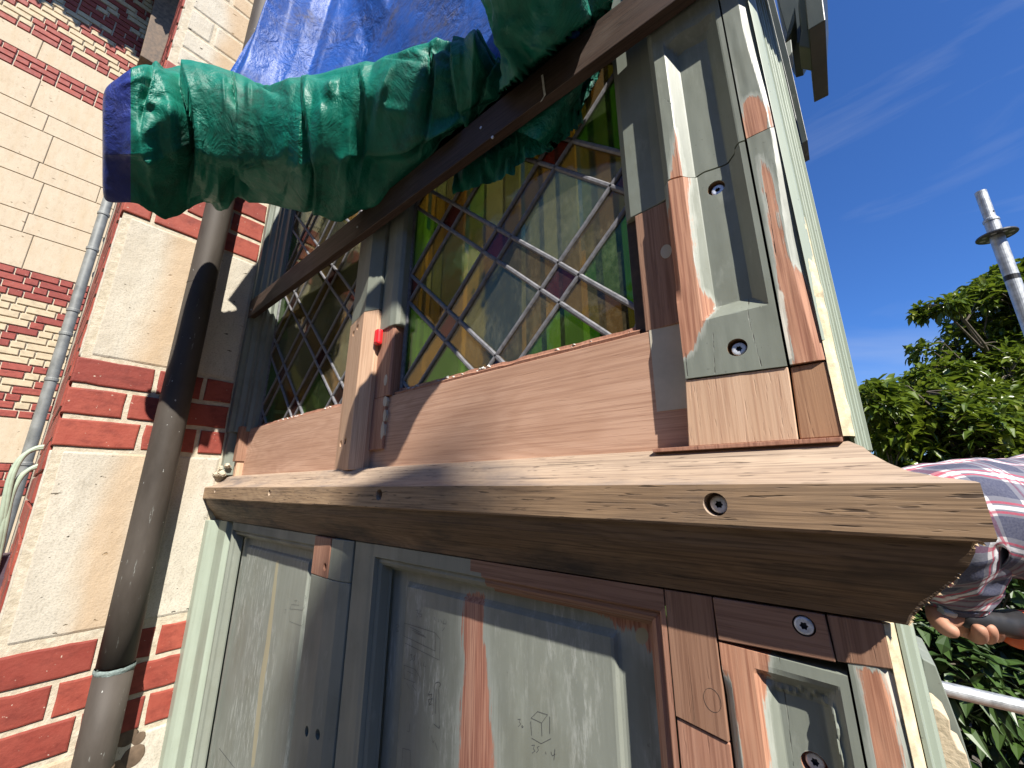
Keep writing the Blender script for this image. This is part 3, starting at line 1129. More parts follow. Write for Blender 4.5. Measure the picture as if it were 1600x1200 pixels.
def c01(v):
    return max(0.0, min(1.0, v))

def flute(x, z, xa, xb, xc, xd, za=None, zb=None, zc=None, zd=None, dep=.032):
    t = min(c01((x - xa) / (xb - xa)), c01((xd - x) / (xd - xc)))
    if za is not None:
        t = min(t, c01((z - za) / (zb - za)))
    if zc is not None:
        t = min(t, c01((zd - z) / (zd - zc)))
    return dep * t

JZ = .845
XS = -.0515                      # the long split between the two halves of the post
def joint(x):                    # the stepped joint between old and new length
    t = (x + .26) / .21
    return JZ + .004 * math.sin(7 * x * 10) + (.012 if t > .86 else 0) + .004 * nz(x * 40, 1.2)

def split(z):
    return XS + .0022 * nz(z * 6, 3.1) + .0008 * nz(z * 30, 1.1) + .0012 * (z - .5)

def post_low(x, z):
    y = 1.0 + flute(x, z, -.2065, -.178, -.098, -.066, .405, .445)
    if z > .47:
        y += .9 * max(0, (-.248 - x)) * c01((z - .47) / .06)
    return y + .0006 * nz(x * 40, z * 12, 7)

def post_up(x, z):
    y = 1.0025 + flute(x, z, -.212, -.182, -.100, -.066, None, None, 1.30, 1.34)
    y += .9 * max(0, (-.246 - x))
    return y + .0006 * nz(x * 40, z * 12, 3)

P_left = [xz([(1046, 281), (1074, 270), (1079, 330), (1085, 400), (1092, 448), (1113, 468), (1110, 487), (1099, 503), (1094, 520), (1084, 546), (1066, 560), (1056, 530), (1050, 470), (1046, 400), (1040, 340)], 1.0)]
P_lcr = [xz([(1071, 552), (1074, 588)], 1.0), xz([(1114, 520), (1117, 583)], 1.0), xz([(1166, 452), (1170, 500), (1190, 573)], 1.0)]
P_lfl = []
low = hf_solid('corner_post', -.262, XS - .0018, lambda x: .2645 - (x + .262) * .04, lambda x: joint(x) - .0035, post_low, 1.14, 84, 190, 'post', P_left, P_lfl, P_lcr)
low['label'] = 'spliced lower length of the corner post with a hollow panel, two screws and a bare orange edge'
up = hf_solid('corner_post', -.262, XS - .0012, lambda x: joint(x) + .0035, lambda x: 4.2, post_up, 1.14, 60, 260, 'post',
              [xz([(1054, 200), (1062, 245), (1066, 274), (1049, 280)], 1.0)], [], [xz([(1028, 148), (1040, 155), (1050, 163)], 1.0)])
up['label'] = 'old upper length of the corner post in grey-green paint'

def right_low(x, z):
    y = 1.002 + .55 * max(0, x + .004 - .006 * math.sin(z * 9))
    return y + .0008 * nz(x * 60, z * 14, 2)

R_pol = [xz([(1188, 243), (1200, 262), (1212, 300), (1224, 360), (1233, 400), (1252, 428), (1268, 452), (1281, 510), (1292, 566), (1240, 572), (1226, 500), (1215, 440), (1204, 360), (1194, 300)], 1.0)]
R_fil = [xz([(1213, 448), (1224, 455), (1232, 520), (1240, 560), (1228, 566), (1219, 500)], 1.0)]
r_lo = hf_solid('corner_post', XS + .0035, .0135, lambda x: .2585, lambda x: .862, right_low, 1.14, 34, 170, 'post', R_pol, R_fil,
                [xz([(1196, 300), (1205, 350), (1212, 400)], 1.0)])
r_lo['label'] = 'right strip of the corner post with a bare orange grain stripe'
R_pol2 = [xz([(1160, 158), (1172, 148), (1186, 150), (1196, 175), (1204, 222), (1164, 228), (1158, 190)], 1.0), xz([(1199, 130), (1206, 150), (1212, 205), (1206, 212), (1201, 180)], 1.0),
          xz([(1136, 110), (1141, 108), (1163, 220), (1155, 222), (1146, 160)], 1.0)]
r_up = hf_solid('corner_post', XS + .0030, .0135, lambda x: .8640, lambda x: 4.2, right_low, 1.14, 34, 220, 'post', R_pol2, [], [])
r_up['label'] = 'upper right strip of the corner post with a bare orange patch at its foot'
# dark backing seen through the long split and the joint
bk = MB(); bk.box(-.20, .0, 1.06, 1.12, .27, 4.2)
part('post_core', bk, 'rebate')

# screws in the post
for (px, py, yy, rr, o_) in ((1119, 294, 1.034, .0215, low), (1152, 543, 1.0025, .0215, low)):
    c = atY(px, py, yy)
    cut(o_, [cyl(MB(), (c.x, .95, c.z), (0, 1, 0), rr, yy - .95 + .022, 26)])
    screw((c.x + .002, yy + .0085, c.z - .002), (0, -1, 0), rr * .74, o_)
    counterbore((c.x, 0, c.z), rr * .985, o_, yy + .0005, .02, 'hole')

# fresh oak blocks at the foot of the post
bl = MB()
bl.prism([(-.2745, .0975), (-.0585, .0975), (-.0525, .2545), (-.2645, .2615)], 1.004, 1.12, 'y')
b1 = part('oak_block', bl, 'wood_fresh', bevel=.002)
b1['label'] = 'wide pale fresh oak block under the corner post'
bl = MB()
bl.prism([(-.0555, .0985), (.0155, .0985), (.0125, .2560), (-.0485, .2545)], 1.010, 1.12, 'y')
b2 = part('oak_block', bl, 'wood_fresh_brown', bevel=.003)
b2['label'] = 'narrow browner oak block at the outer edge of the post foot'

# ---- outer mouldings of the corner (stepping back round the corner)
sm = MB()
sprof = [(.0135, 1.004), (.020, 1.012), (.027, 1.022), (.030, 1.040), (.030, 1.14), (.0, 1.14)]
sm.prism(sprof, .30, 4.2)
part('corner_bead', sm, 'mint', bevel=.001)
cf = MB()
P = []
for i in range(60):
    z = .10 + (.62 - .10) * i / 59
    w_ = .6 + .4 * nz(z * 30, 2.2) - .6 * max(0, (z - .42) / .2)
    P.append([(.0138, 1.007, z), (.019 + .008 * w_, 1.014 - .003 * abs(nz(z * 50, 1)), z), (.026 + .009 * w_, 1.026, z), (.033, 1.06, z)])
cf.grid(P)
part('filler_seam', cf, 'cream_filler', fix=False)
sm = MB()
sm.prism([(.030, 1.052), (.0345, 1.052), (.0355, 1.060), (.0385, 1.060), (.0400, 1.068), (.0445, 1.068), (.0455, 1.075), (.0485, 1.075), (.0500, 1.085), (.0560, 1.085), (.0560, 1.35), (.030, 1.35)], .075, 4.2)
part('fluted_corner_strip', sm, 'mint', bevel=.0006)
sm = MB(); sm.box(.0, .05, 1.351, 2.6, -6, .30)
part('return_wall', sm, 'paint_dark')
for yy in (1.95, 2.55):
    sm = MB(); sm.box(.0, .05, yy, yy + .06, .301, 3.6)
    part('return_mullion', sm, 'paint_dark')

# ---- dark shutter rail and cornice seen beyond the corner, high up
def prism_px(name, pts, y0, y1, mat, parent, bevel=.002):
    """solid cut to a surveyed outline standing y0..y1 deep"""
    mb = MB(); mb.prism(xz(pts, y0), y0, y1, 'y')
    return build(name, mb, mat, parent, bevel=bevel)

prism_px('shutter_rail', [(1178, -60), (1188, -60), (1200, 0), (1233, 135), (1254, 226), (1249, 227), (1217, 104), (1191, 0)], 1.24, 1.30, 'dark_green', bay, .001)
prism_px('shutter_rail', [(1186, -60), (1197, -60), (1210, 0), (1233, 90), (1262, 219), (1253, 224), (1232, 135), (1199, 0)], 1.305, 1.40, 'dark_green', bay, .001)
prism_px('shutter_lath', [(1217, 106), (1221, 108), (1246, 210), (1244, 214)], 1.225, 1.237, 'mint', bay, .0005)
prism_px('cornice', [(1252, -80), (1290, -80), (1286, 0), (1290, 31), (1263, 47), (1258, 0)], 1.45, 1.80, 'dark_green', bay, .003)
prism_px('cornice_soffit', [(1205, -60), (1262, -60), (1262, 45), (1250, 66), (1238, 70), (1232, 60), (1218, 10)], 1.72, 1.90, 'dark_green', bay)
prism_px('cornice_bracket', [(1250, -40), (1258, -40), (1263, 47), (1269, 76), (1248, 72), (1252, 48), (1247, 10)], 1.55, 1.66, 'paint_dark', bay, .004)
prism_px('bracket_scroll', [(1242, 10), (1242, 32), (1236, 52), (1227, 66), (1230, 50), (1236, 30)], 1.58, 1.68, 'paint_dark', bay)
prism_px('bracket_foot', [(1226, 68), (1236, 61), (1238, 81), (1232, 89)], 1.46, 1.52, 'paint_dark', bay)

# ================================================================== lower storey of the bay
Z0 = -.2255
ZB = -2.3
# left frame at the pier
lf = MB()
lf.prism([(XW - .02, .93), (-3.655, .935), (-3.63, .955), (-3.60, .99), (-3.47, 1.0), (-3.455, 1.03), (-3.43, 1.035), (-3.36, 1.04), (-3.34, 1.075), (-3.34, 1.18), (XW - .02, 1.18)], ZB, Z0 - .001)
part('frame_stile', lf, 'mint', bevel=.004)
# left lower panel: sunk field with moulded frame
def panel_frame(x0, x1, z0, z1, prof_, mat, name='panel_moulding', mats_side=None):
    """mitred moulding round an opening; prof_ = [(inset, y), ...]"""
    o_ = None
    for side in range(4):
        mb = MB()
        if side == 0:    # top
            P = [[(x0 + i_, y, z1 - i_) for i_, y in prof_], [(x1 - i_, y, z1 - i_) for i_, y in prof_]]
        elif side == 1:  # right
            P = [[(x1 - i_, y, z1 - i_) for i_, y in prof_], [(x1 - i_, y, z0 + i_) for i_, y in prof_]]
        elif side == 2:
            P = [[(x1 - i_, y, z0 + i_) for i_, y in prof_], [(x0 + i_, y, z0 + i_) for i_, y in prof_]]
        else:
            P = [[(x0 + i_, y, z0 + i_) for i_, y in prof_], [(x0 + i_, y, z1 - i_) for i_, y in prof_]]
        mb.grid(P)
        o_ = part(name, mb, (mats_side or {}).get(side, mat), fix=False)
    return o_

mprof = [(0, 1.0), (.012, 1.0), (.020, 1.016), (.030, 1.013), (.042, 1.020), (.052, 1.052), (.062, 1.056)]

def field(x0, x1, z0, z1, y_edge, y_in, marg, mtop, polys=(), fills=(), cracks=(), label=None, nx=120, nzv=150):
    def yf(x, z):
        e = min(x - x0, x1 - x, z - z0, z1 - z + marg - mtop)
        return y_edge + (y_in - y_edge) * c01((e - marg) / .012) + .0008 * nz(x * 20, z * 5, 1)
    o_ = hf_solid('painted_panel', x0, x1, lambda x: z0, lambda x: z1, yf, 1.12, nx, nzv, 'panelpaint', polys, fills, cracks)
    if label:
        o_['label'] = label
    return o_

LX0, LX1 = -3.34, -2.085
RX0, RX1 = -1.575, -.365
TZ = -.262
tr_ = MB(); tr_.box(-3.34, -2.085, 1.0, 1.12, TZ, Z0 - .001)
part('frame_rail', tr_, 'paint')
panel_frame(LX0, LX1, -1.80, TZ, mprof, 'paint')
lp = field(LX0 + .055, LX1 - .055, -1.79, TZ - .055, 1.068, 1.056, .11, .05, [],
           [xz([(430, 876), (434, 876), (421, 1000), (412, 1060), (395, 1200), (390, 1200), (404, 1060), (414, 1000)], 1.05)], [],
           'left lower painted panel with a filled joint and a pencil sketch')
br_ = MB(); br_.box(-3.34, -2.085, 1.0, 1.12, ZB, -1.80)
part('frame_rail', br_, 'paint')

# lower mullion
lm = MB(); lm.prism([(-2.085, 1.0), (-2.07, .985), (-1.90, .978), (-1.80, .985), (-1.735, 1.0), (-1.735, 1.12), (-2.085, 1.12)], ZB, -.40)
lm_o = part('frame_mullion', lm, 'paint', bevel=.003)
cuts = []
for px, py in ((480, 1145), (496, 1150)):
    c = atY(px, py, .982)
    cuts.append(cyl(MB(), (c.x, .95, c.z + .02), (0, 1, -.45), .017, .13, 18))
cut(lm_o, cuts)
lt = MB(); lt.prism([(-2.075, .984), (-1.90, .977), (-1.90, 1.12), (-2.075, 1.12)], -.3985, Z0 - .001)
lt_o = part('mullion_splice', lt, 'wood_red', bevel=.003)
cuts = []
for px, py in ((508, 887), (519, 890)):
    c = atY(px, py, .980)
    cuts.append(cyl(MB(), (c.x, .95, c.z + .016), (0, 1, -.45), .0165, .13, 18))
cut(lt_o, cuts)
lt = MB(); lt.prism([(-1.897, .980), (-1.80, .986), (-1.735, 1.0), (-1.735, 1.12), (-1.897, 1.12)], -.3985, Z0 - .001)
part('frame_mullion', lt, 'paint', bevel=.003)
rs_ = MB(); rs_.prism([(-1.728, 1.004), (-1.63, 1.002), (-1.60, 1.002), (-1.575, 1.004), (-1.575, 1.12), (-1.728, 1.12)], ZB, Z0 - .001)
part('frame_stile', rs_, 'paint', bevel=.003)

# right lower panel
tr_ = MB(); tr_.box(-1.574, -1.0, 1.0, 1.12, TZ, Z0 - .001)
part('frame_rail', tr_, 'paint')
tr_ = MB(); tr_.box(-.999, -.366, .999, 1.12, TZ, Z0 - .001)
part('frame_rail', tr_, 'wood_brown_x')
panel_frame(RX0, RX1, -2.0, TZ, mprof, 'paint', mats_side={1: 'wood_red'})
mb = MB()
prs = [(i_ - .0004, y - .0012) for i_, y in mprof]
mb.grid([[(-.95 + i_ * .2, y, TZ - i_) for i_, y in prs], [(RX1 - i_, y, TZ - i_) for i_, y in prs]])
part('panel_moulding', mb, 'wood_brown_x', fix=False)
PP = [xz([(722, 930), (752, 930), (754, 1000), (762, 1080), (770, 1200), (772, 1290), (708, 1290), (713, 1200), (717, 1100), (724, 1040), (720, 990)], 1.05),
      xz([(925, 940), (985, 962), (1030, 962), (1033, 1035), (1010, 1022), (985, 985), (970, 992), (955, 970), (930, 962)], 1.06),
      xz([(1027, 1110), (1033, 1110), (1042, 1170), (1036, 1175)], 1.06)]
PF = [xz([(1000 + 12 * math.cos(a_ * .5236), 996 + 15 * math.sin(a_ * .5236)) for a_ in range(12)], 1.06)]
rp = field(RX0 + .055, RX1 - .055, -1.99, TZ - .055, 1.072, 1.058, .10, .045, PP, PF, [xz([(756, 900), (752, 960)], 1.06)],
           'right lower painted panel with a bare reddish streak and pencil sketches', 150, 200)
# right stile: brown splice above old bare red timber
rs_ = MB()
jzl = atY(1085, 1140, 1.0)
zl_, zr_ = atY(1052, 1118, 1.0).z, atY(1140, 1162, 1.0).z
rs_.prism([(-.364, -.2265), (-.262, -.2265), (-.262, zr_), (-.364, zl_)], 1.0, 1.12, 'y')
sp_o = part('stile_splice', rs_, 'wood_brown', bevel=.002)
dp = MB(); cc = atY(1113, 1094, 1.0)
dp.tube([(cc.x + .0165 * math.cos(2 * math.pi * i / 24), .9998, cc.z + .021 * math.sin(2 * math.pi * i / 24)) for i in range(25)], .0004, 5)
build('dowel_ring', dp, 'rebate', sp_o)
rs_ = MB()
rs_.prism([(-.364, zl_ - .003), (-.262, zr_ - .003), (-.262, ZB), (-.364, ZB)], 1.004, 1.12, 'y')
part('frame_stile', rs_, 'wood_red', bevel=.002)

# lower corner post
def lpost(x, z):
    y = 1.0 + flute(x, z, -.200, -.170, -.098, -.066, None, None, -.375, -.345)
    if z < -.36:
        y += .8 * max(0, (-.243 - x)) * c01((-.36 - z) / .05)
    rg_ = -.375 + .012 * nz(x * 60, 2.0)
    lip = math.exp(-((z - rg_) / .0045) ** 2) * c01((x + .19) / .03) * c01((-.075 - x) / .02)
    drip = math.exp(-((x + .083 + .004 * nz(z * 40, 1)) / .004) ** 2) * c01((-.37 - z) / .02) * c01((z + .50) / .05)
    return y - .016 * lip * (.6 + .8 * abs(nz(x * 90, 3.0))) - .012 * drip + .0007 * nz(x * 40, z * 14, 5)

LPp = [xz([(1118, 1000), (1205, 1012), (1200, 1050), (1196, 1078), (1192, 1100), (1200, 1150), (1204, 1210), (1204, 1300), (1162, 1300), (1158, 1200), (1150, 1130), (1138, 1070), (1122, 1030)], 1.0)]
lpo = hf_solid('corner_post', -.258, -.0515, lambda x: ZB, lambda x: -.312 - (x + .258) * .05, lpost, 1.12, 90, 200, 'post', LPp, [],
               [xz([(1216, 1020), (1220, 1040)], 1.0), xz([(1224, 1070), (1232, 1130), (1240, 1200)], 1.03)])
lpo['label'] = 'lower corner post with a hollow panel, lumpy paint and a bare orange edge'
c = atY(1273, 1196, 1.033)
cut(lpo, [cyl(MB(), (c.x, .95, c.z), (0, 1, 0), .021, .11, 26)])
screw((c.x, 1.046, c.z), (0, -1, 0), .015, lpo)
counterbore((c.x, 0, c.z), .0207, lpo, 1.033, .02, 'wood_red')
LRp = [xz([(1338, 1040), (1378, 1050), (1392, 1090), (1402, 1130), (1412, 1200), (1418, 1300), (1376, 1300), (1368, 1200), (1358, 1120), (1350, 1080)], 1.0)]
LRf = [xz([(1382, 1048), (1402, 1058), (1412, 1120), (1404, 1130), (1392, 1090)], 1.0)]
lpr = hf_solid('corner_post', -.0475, .012, lambda x: ZB, lambda x: -.298, right_low, 1.12, 34, 180, 'post', LRp, LRf, [])
lpr['label'] = 'right strip of the lower corner post with an orange ridged grain stripe'
bk = MB(); bk.box(-.20, .0, 1.06, 1.11, ZB, -.33)
part('post_core', bk, 'rebate')
blk = MB()
blk.prism([(-.2595, -.2265), (-.068, -.2265), (-.064, -.303), (-.258, -.3075)], .997, 1.12, 'y')
tb = part('oak_block', blk, 'wood_brown_x', bevel=.002)
c = atY(1256, 978, .997)
cut(tb, [cyl(MB(), (c.x, .95, c.z), (0, 1, 0), .0185, .062, 26)])
screw((c.x, .999, c.z), (0, -1, 0), .0158, tb)
tb['label'] = 'brown oak filler block with a screw under the ledge'
blk = MB()
blk.prism([(-.0655, -.2265), (.012, -.2265), (.012, -.296), (-.0625, -.302)], 1.0, 1.12, 'y')
part('oak_block', blk, 'wood_brown', bevel=.002)
sm = MB()
sm.prism([(.0125, 1.004), (.020, 1.010), (.027, 1.022), (.029, 1.04), (.029, 1.12), (.0, 1.12)], ZB, -.2275)
part('corner_bead', sm, 'cream_filler', bevel=.001)
sm = MB()
sm.prism([(.0295, 1.030), (.036, 1.030), (.038, 1.040), (.0395, 1.055), (.049, 1.058), (.050, 1.07), (.054, 1.075), (.056, 1.10), (.056, 1.35), (.0295, 1.35)], ZB, -.20)
part('fluted_corner_strip', sm, 'mint', bevel=.0006)

# ---- pencil sketches on the panels
def pencil(strokes, y, parent, name='pencil_sketch', w=.0011):
    mb = MB()
    for st_ in strokes:
        pts = [atY(a_, b_, y) for a_, b_ in st_]
        for i in range(len(pts) - 1):
            a_, b_ = pts[i], pts[i + 1]
            d = (b_ - a_)
            if d.length < 1e-6:
                continue
            n_ = Vector((-d.z, 0, d.x)).normalized() * w * .5
            mb.add([a_ - n_, b_ - n_, b_ + n_, a_ + n_], [(0, 1, 2, 3)])
    return build(name, mb, 'pencil', parent, fix=False)

def C3(*pts):
    return [(560 + x / 2.963, 840 + y / 2.963) for x, y in pts]

yp = 1.0568
pencil([C3((212, 395), (355, 440), (378, 470), (375, 568), (215, 488)), C3((212, 395), (210, 455), (355, 525), (355, 440)), C3((240, 415), (290, 440)), C3((248, 428), (305, 455)), C3((258, 440), (312, 462))], yp, rp)
pencil([C3((266, 338), (276, 335), (272, 348), (280, 352), (270, 372)), C3((290, 335), (284, 352), (284, 368), (292, 366), (292, 354), (284, 354)), C3((350, 368), (356, 384)), C3((372, 378), (370, 392)), C3((380, 378), (388, 396)), C3((398, 376), (392, 398), (406, 400), (406, 386)), C3((388, 432), (400, 416))], yp, rp, 'pencil_figures')
pencil([C3((172, 405), (184, 402), (188, 412), (174, 420), (186, 434), (176, 436), (172, 424))], yp, rp, 'pencil_figures')
pencil([C3((212, 590), (262, 610), (286, 650), (280, 712)), C3((212, 590), (210, 650), (262, 672), (262, 612)), C3((226, 618), (254, 632)), C3((222, 672), (236, 700)), C3((248, 682), (266, 708))], yp, rp)
pencil([C3((236, 545), (248, 540), (244, 552), (250, 562), (238, 570)), C3((264, 545), (256, 550), (262, 562), (254, 572)), C3((276, 572), (280, 586)), C3((290, 578), (290, 596)), C3((306, 574), (300, 592), (312, 598))], yp, rp, 'pencil_figures')
pencil([C3((352, 690), (356, 674), (372, 668), (382, 680), (372, 692)), C3((352, 690), (344, 820)), C3((360, 700), (356, 815)), C3((372, 700), (374, 880)), C3((348, 862), (374, 884), (378, 870))], yp, rp, w=.0015)
pencil([C3((330, 712), (322, 730), (340, 724), (334, 742)), C3((322, 752), (342, 744), (330, 770), (322, 752)), C3((326, 776), (338, 770))], yp, rp, 'pencil_figures', .0015)
pencil([C3((800, 835), (830, 805), (876, 820), (848, 858), (800, 835)), C3((848, 858), (850, 920)), C3((798, 850), (802, 915)), C3((886, 828), (886, 908)), C3((802, 928), (846, 954), (892, 930))], yp, rp)
pencil([C3((738, 842), (750, 840), (744, 854), (752, 862), (740, 876)), C3((758, 868), (764, 876), (758, 880), (756, 870)), C3((802, 962), (816, 960), (810, 976), (818, 988), (804, 998)), C3((838, 966), (828, 970), (834, 984), (824, 996)), C3((866, 990), (870, 1004)), C3((892, 990), (898, 1010), (912, 1002)), C3((910, 978), (906, 1030))], yp, rp, 'pencil_figures')
pencil([C3((238, 860), (236, 900), (224, 895)), C3((205, 975), (200, 1060)), C3((205, 975), (240, 985), (240, 1060)), C3((338, 915), (344, 950), (352, 940)), C3((356, 950), (366, 985)), C3((150, 1020), (145, 1060))], yp, rp)
def C4(*pts):
    return [(240 + x / 2.858, 780 + y / 2.858) for x, y in pts]
pencil([C4((608, 490), (640, 492), (664, 496), (678, 468)), C4((608, 490), (616, 470), (650, 474)), C4((606, 545), (655, 565)), C4((604, 500), (606, 545)), C4((672, 505), (668, 560), (655, 565)), C4((628, 455), (640, 450), (634, 464)), C4((634, 452), (632, 480)), C4((648, 455), (646, 478)), C4((584, 495), (592, 492), (586, 510)), C4((676, 428), (682, 440), (674, 446))], 1.0548, lp)
pencil([C4((292, 1112), (330, 1160), (372, 1215))], 1.0548, lp, w=.003)

# ---- stepped stone and shaded moulding beyond the lower corner
prism_px('return_moulding', [(1440, 1028), (1462, 1040), (1500, 1140), (1535, 1250), (1470, 1250)], 1.30, 1.5, 'paint_dark', bay)
prism_px('return_sill', [(1456, 1105), (1466, 1108), (1484, 1125), (1486, 1145), (1497, 1170), (1510, 1178), (1530, 1250), (1480, 1250)], 1.20, 1.28, 'stone_far', bay)

# ================================================================== dark batten across the windows
bt = MB()
NB = 90
P = []
for i in range(NB + 1):
    x = -3.70 + (1.2 + 3.70) * i / NB
    a = .002 * nz(x * 3, 1.5)
    top = .003 * nz(x * 18, 2.7) + .003 * nz(x * 6, 9)
    P.append([(x, .950 + a, 1.402 + a), (x, .949 + a, 1.40 + a + .165 + top), (x, .958, 1.572 + top), (x, .990, 1.578 + top * .6), (x, .992, 1.402 + a)])
bt.grid(P, wrap=True)
bt.add(P[0], [tuple(range(5))]); bt.add(P[-1], [tuple(reversed(range(5)))])
bt_t = thing('timber_batten', (-1.3, .97, 1.40), 'dark brown weathered timber batten fixed level across both leaded windows', 'batten')
bo = build('rail', bt, 'batten', bt_t, bevel=.003)
for px, py in ((393, 484), (559, 355), (752, 200), (770, 215)):
    c = atY(px, py, .95)
    n_ = MB(); n_.tube([(c.x, .951, c.z), (c.x, .9455, c.z)], .006, 12)
    build('nail_head', n_, 'zinc', bo)
sc_ = MB()
pts_ = [atY(a_, b_, .95) for a_, b_ in ((848, 118), (850, 135), (852, 150), (846, 160))]
for i in range(3):
    a_, b_ = pts_[i], pts_[i + 1]
    sc_.add([(a_.x - .005, .9465, a_.z), (a_.x + .004, .9465, a_.z), (b_.x + .005, .9465, b_.z), (b_.x - .004, .9465, b_.z)], [(0, 1, 2, 3)])
build('paint_drip', sc_, 'putty', bo, fix=False)

# ================================================================== masonry pier beside the bay
pier = thing('masonry_pier', (XW, .5, GZ), 'cream limestone and glazed red brick pier between the downpipes', 'masonry pier')
core = MB(); core.box(-9.0, XW - .007, .085, 1.35, GZ, 7)
build('mortar_core', core, 'mortar', pier)
rk = random.Random(11)

def face_block(name, y0, y1, z0, z1, mat, r=.006, chamL=0.0, jit=.004, proud=0.0, nsub=1):
    """a masonry unit on the pier face (normal +X) with eased uneven edges; optional chamfer at its left end"""
    mb = MB()
    xf = XW + proud
    xb = XW - .10
    def ring(x, ins, jt):
        pts = []
        n_ = max(2, int((y1 - y0) / .06))
        m_ = max(2, int((z1 - z0) / .06))
        for i in range(n_):
            pts.append((y0 + ins + (y1 - y0 - 2 * ins) * i / n_, z0 + ins))
        for i in range(m_):
            pts.append((y1 - ins, z0 + ins + (z1 - z0 - 2 * ins) * i / m_))
        for i in range(n_):
            pts.append((y1 - ins - (y1 - y0 - 2 * ins) * i / n_, z1 - ins))
        for i in range(m_):
            pts.append((y0 + ins, z1 - ins - (z1 - z0 - 2 * ins) * i / m_))
        out = []
        for (y, z) in pts:
            cx = x
            if chamL and y < y0 + chamL:
                cx = x - (y0 + chamL - y) * 1.0
            out.append((cx, y + jt * nz(y * 23, z * 23, 1 + y0), z + jt * nz(y * 23, z * 23, 7 + z0)))
        return out
    R = [ring(xb, 0, 0), ring(xf - r, 0, jit), ring(xf - r * .3, r * .35, jit), ring(xf, r * 1.2, jit)]
    mb.grid(R, wrap=True)
    if chamL:
        R2 = ring(xf, r * 1.2 + chamL, 0)
        mb.grid([R[-1], R2], wrap=True)
        last = R2
    else:
        last = R[-1]
    mb.add(last, [tuple(range(len(last)))])
    return mb

def stone(y0, y1, z0, z1, cham=.06):
    # dense face so the stain attribute resolves
    mb = MB()
    ny, nzv = max(6, int((y1 - y0) / .02)), max(4, int((z1 - z0) / .03))
    def edge(y, z):
        e = min(z - z0, z1 - z, y1 - y)
        x = XW - .012 * (1 - c01(e / .018)) ** 2
        if cham and y - y0 < cham:
            x -= (cham - (y - y0)) * 1.1
        elif not cham:
            x -= .012 * (1 - c01((y - y0) / .018)) ** 2
        return x + .0022 * nz(y * 9, z * 9, 3) + .001 * nz(y * 40, z * 40, 1)
    zs = sorted(set([z0, z0 + .006, z0 + .018, z1 - .018, z1 - .006, z1] + [z0 + (z1 - z0) * i / nzv for i in range(nzv + 1)]))
    ys = sorted(set([y0, y0 + cham * .5, y0 + cham, y1 - .018, y1 - .006, y1] + [y0 + (y1 - y0) * i / ny for i in range(ny + 1)]))
    rows_ = [[(edge(y, z), y + .003 * nz(z * 12, 2.0 + y0) * (y == y0), z + .003 * nz(y * 14, 3.0 + z0) * (z in (z0, z1))) for y in ys] for z in zs]
    mb.grid(rows_)
    ringp = rows_[0] + [r_[-1] for r_ in rows_[1:]] + rows_[-1][::-1][1:] + [r_[0] for r_ in rows_[::-1][1:-1]]
    backp = [(XW - .14, p[1], p[2]) for p in ringp]
    n_ = len(ringp)
    mb.add(list(ringp) + backp, [(i, (i + 1) % n_, n_ + (i + 1) % n_, n_ + i) for i in range(n_)])
    def st(p):
        y, z = p[1], p[2]
        return .085 - abs(y - (.455 + .02 * math.sin(z * 5))) * .72 + .03 * nz(y * 6, z * 4, 1)
    o = build('stone_block', mb, 'stone', pier, attrs={'stain': [st(p) for p in mb.v]})
    return o

Y0, Y1 = .076, .955
def course(z0, z1, joints):
    ys = [Y0 - .004] + joints + [Y1]
    for a_, b_ in zip(ys[:-1], ys[1:]):
        g0 = 0 if a_ == ys[0] else .014
        g1 = .008 if b_ == ys[-1] else .014
        mb = face_block('brick', a_ + g0, b_ - g1 + rk.uniform(-.003, .003), z0 + .018, z1 - .014, 'brick', r=.008, jit=.007, proud=rk.uniform(.002, .008))
        build('brick', mb, 'brick', pier)

stone(Y0, .955, .252, .838 - .0) if False else None
# stones between the brick bands
stone(Y0, .952, .855, 1.925)
stone(Y0, .952, -.845, .232)
stone(Y0, .952, -2.55, -1.497)
stone(Y0, .952, -4.25, -3.17)
stone(Y0, .952, 2.56, 3.205)
zz = 3.42
k_ = 0
while zz < 6.6:
    hgt = (.195, .205, .25, .33)[k_ % 4]
    jn = (.36, .62, .30, .55)[k_ % 4]
    stone(Y0, jn - .006, zz + .006, zz + hgt - .006)
    stone(jn + .006, .952, zz + .006, zz + hgt - .006, 0)
    zz += hgt
    k_ += 1
for base, rows3 in ((.242, ((.475, .755), (.36, .66), (.465, .785))), (-1.485, ((.51, .785), (.365, .66), (.495, .80))), (1.935, ((.235, .56), (.40, .70), (.235, .56))), (-3.16, ((.475, .755), (.36, .66), (.465, .785)))):
    for r_, jn in enumerate(rows3):
        zt = base + .604 - r_ * .2013
        if base == 1.935:
            zt = base + .2013 * (r_ + 1)
        course(zt - .2013, zt, list(jn))
course(3.21, 3.41, [.235, .56])
# brick flank of the pier (normal -Y), seen at a glancing angle
for i in range(46):
    z0_ = -2.5 + .2 * i
    x0_ = XW - .10
    n_b = 0
    while x0_ > -8.6 and n_b < 5:
        L_ = (.62 if (i + n_b) % 2 else .32) * (1 + .0 * n_b)
        mb = MB(); mb.box(x0_ - L_ + .02, x0_, .066 + rk.uniform(-.003, .003), .12, z0_ + .012, z0_ + .188)
        build('brick', mb, 'brick', pier, bevel=.005, bseg=1)
        x0_ -= L_
        n_b += 1

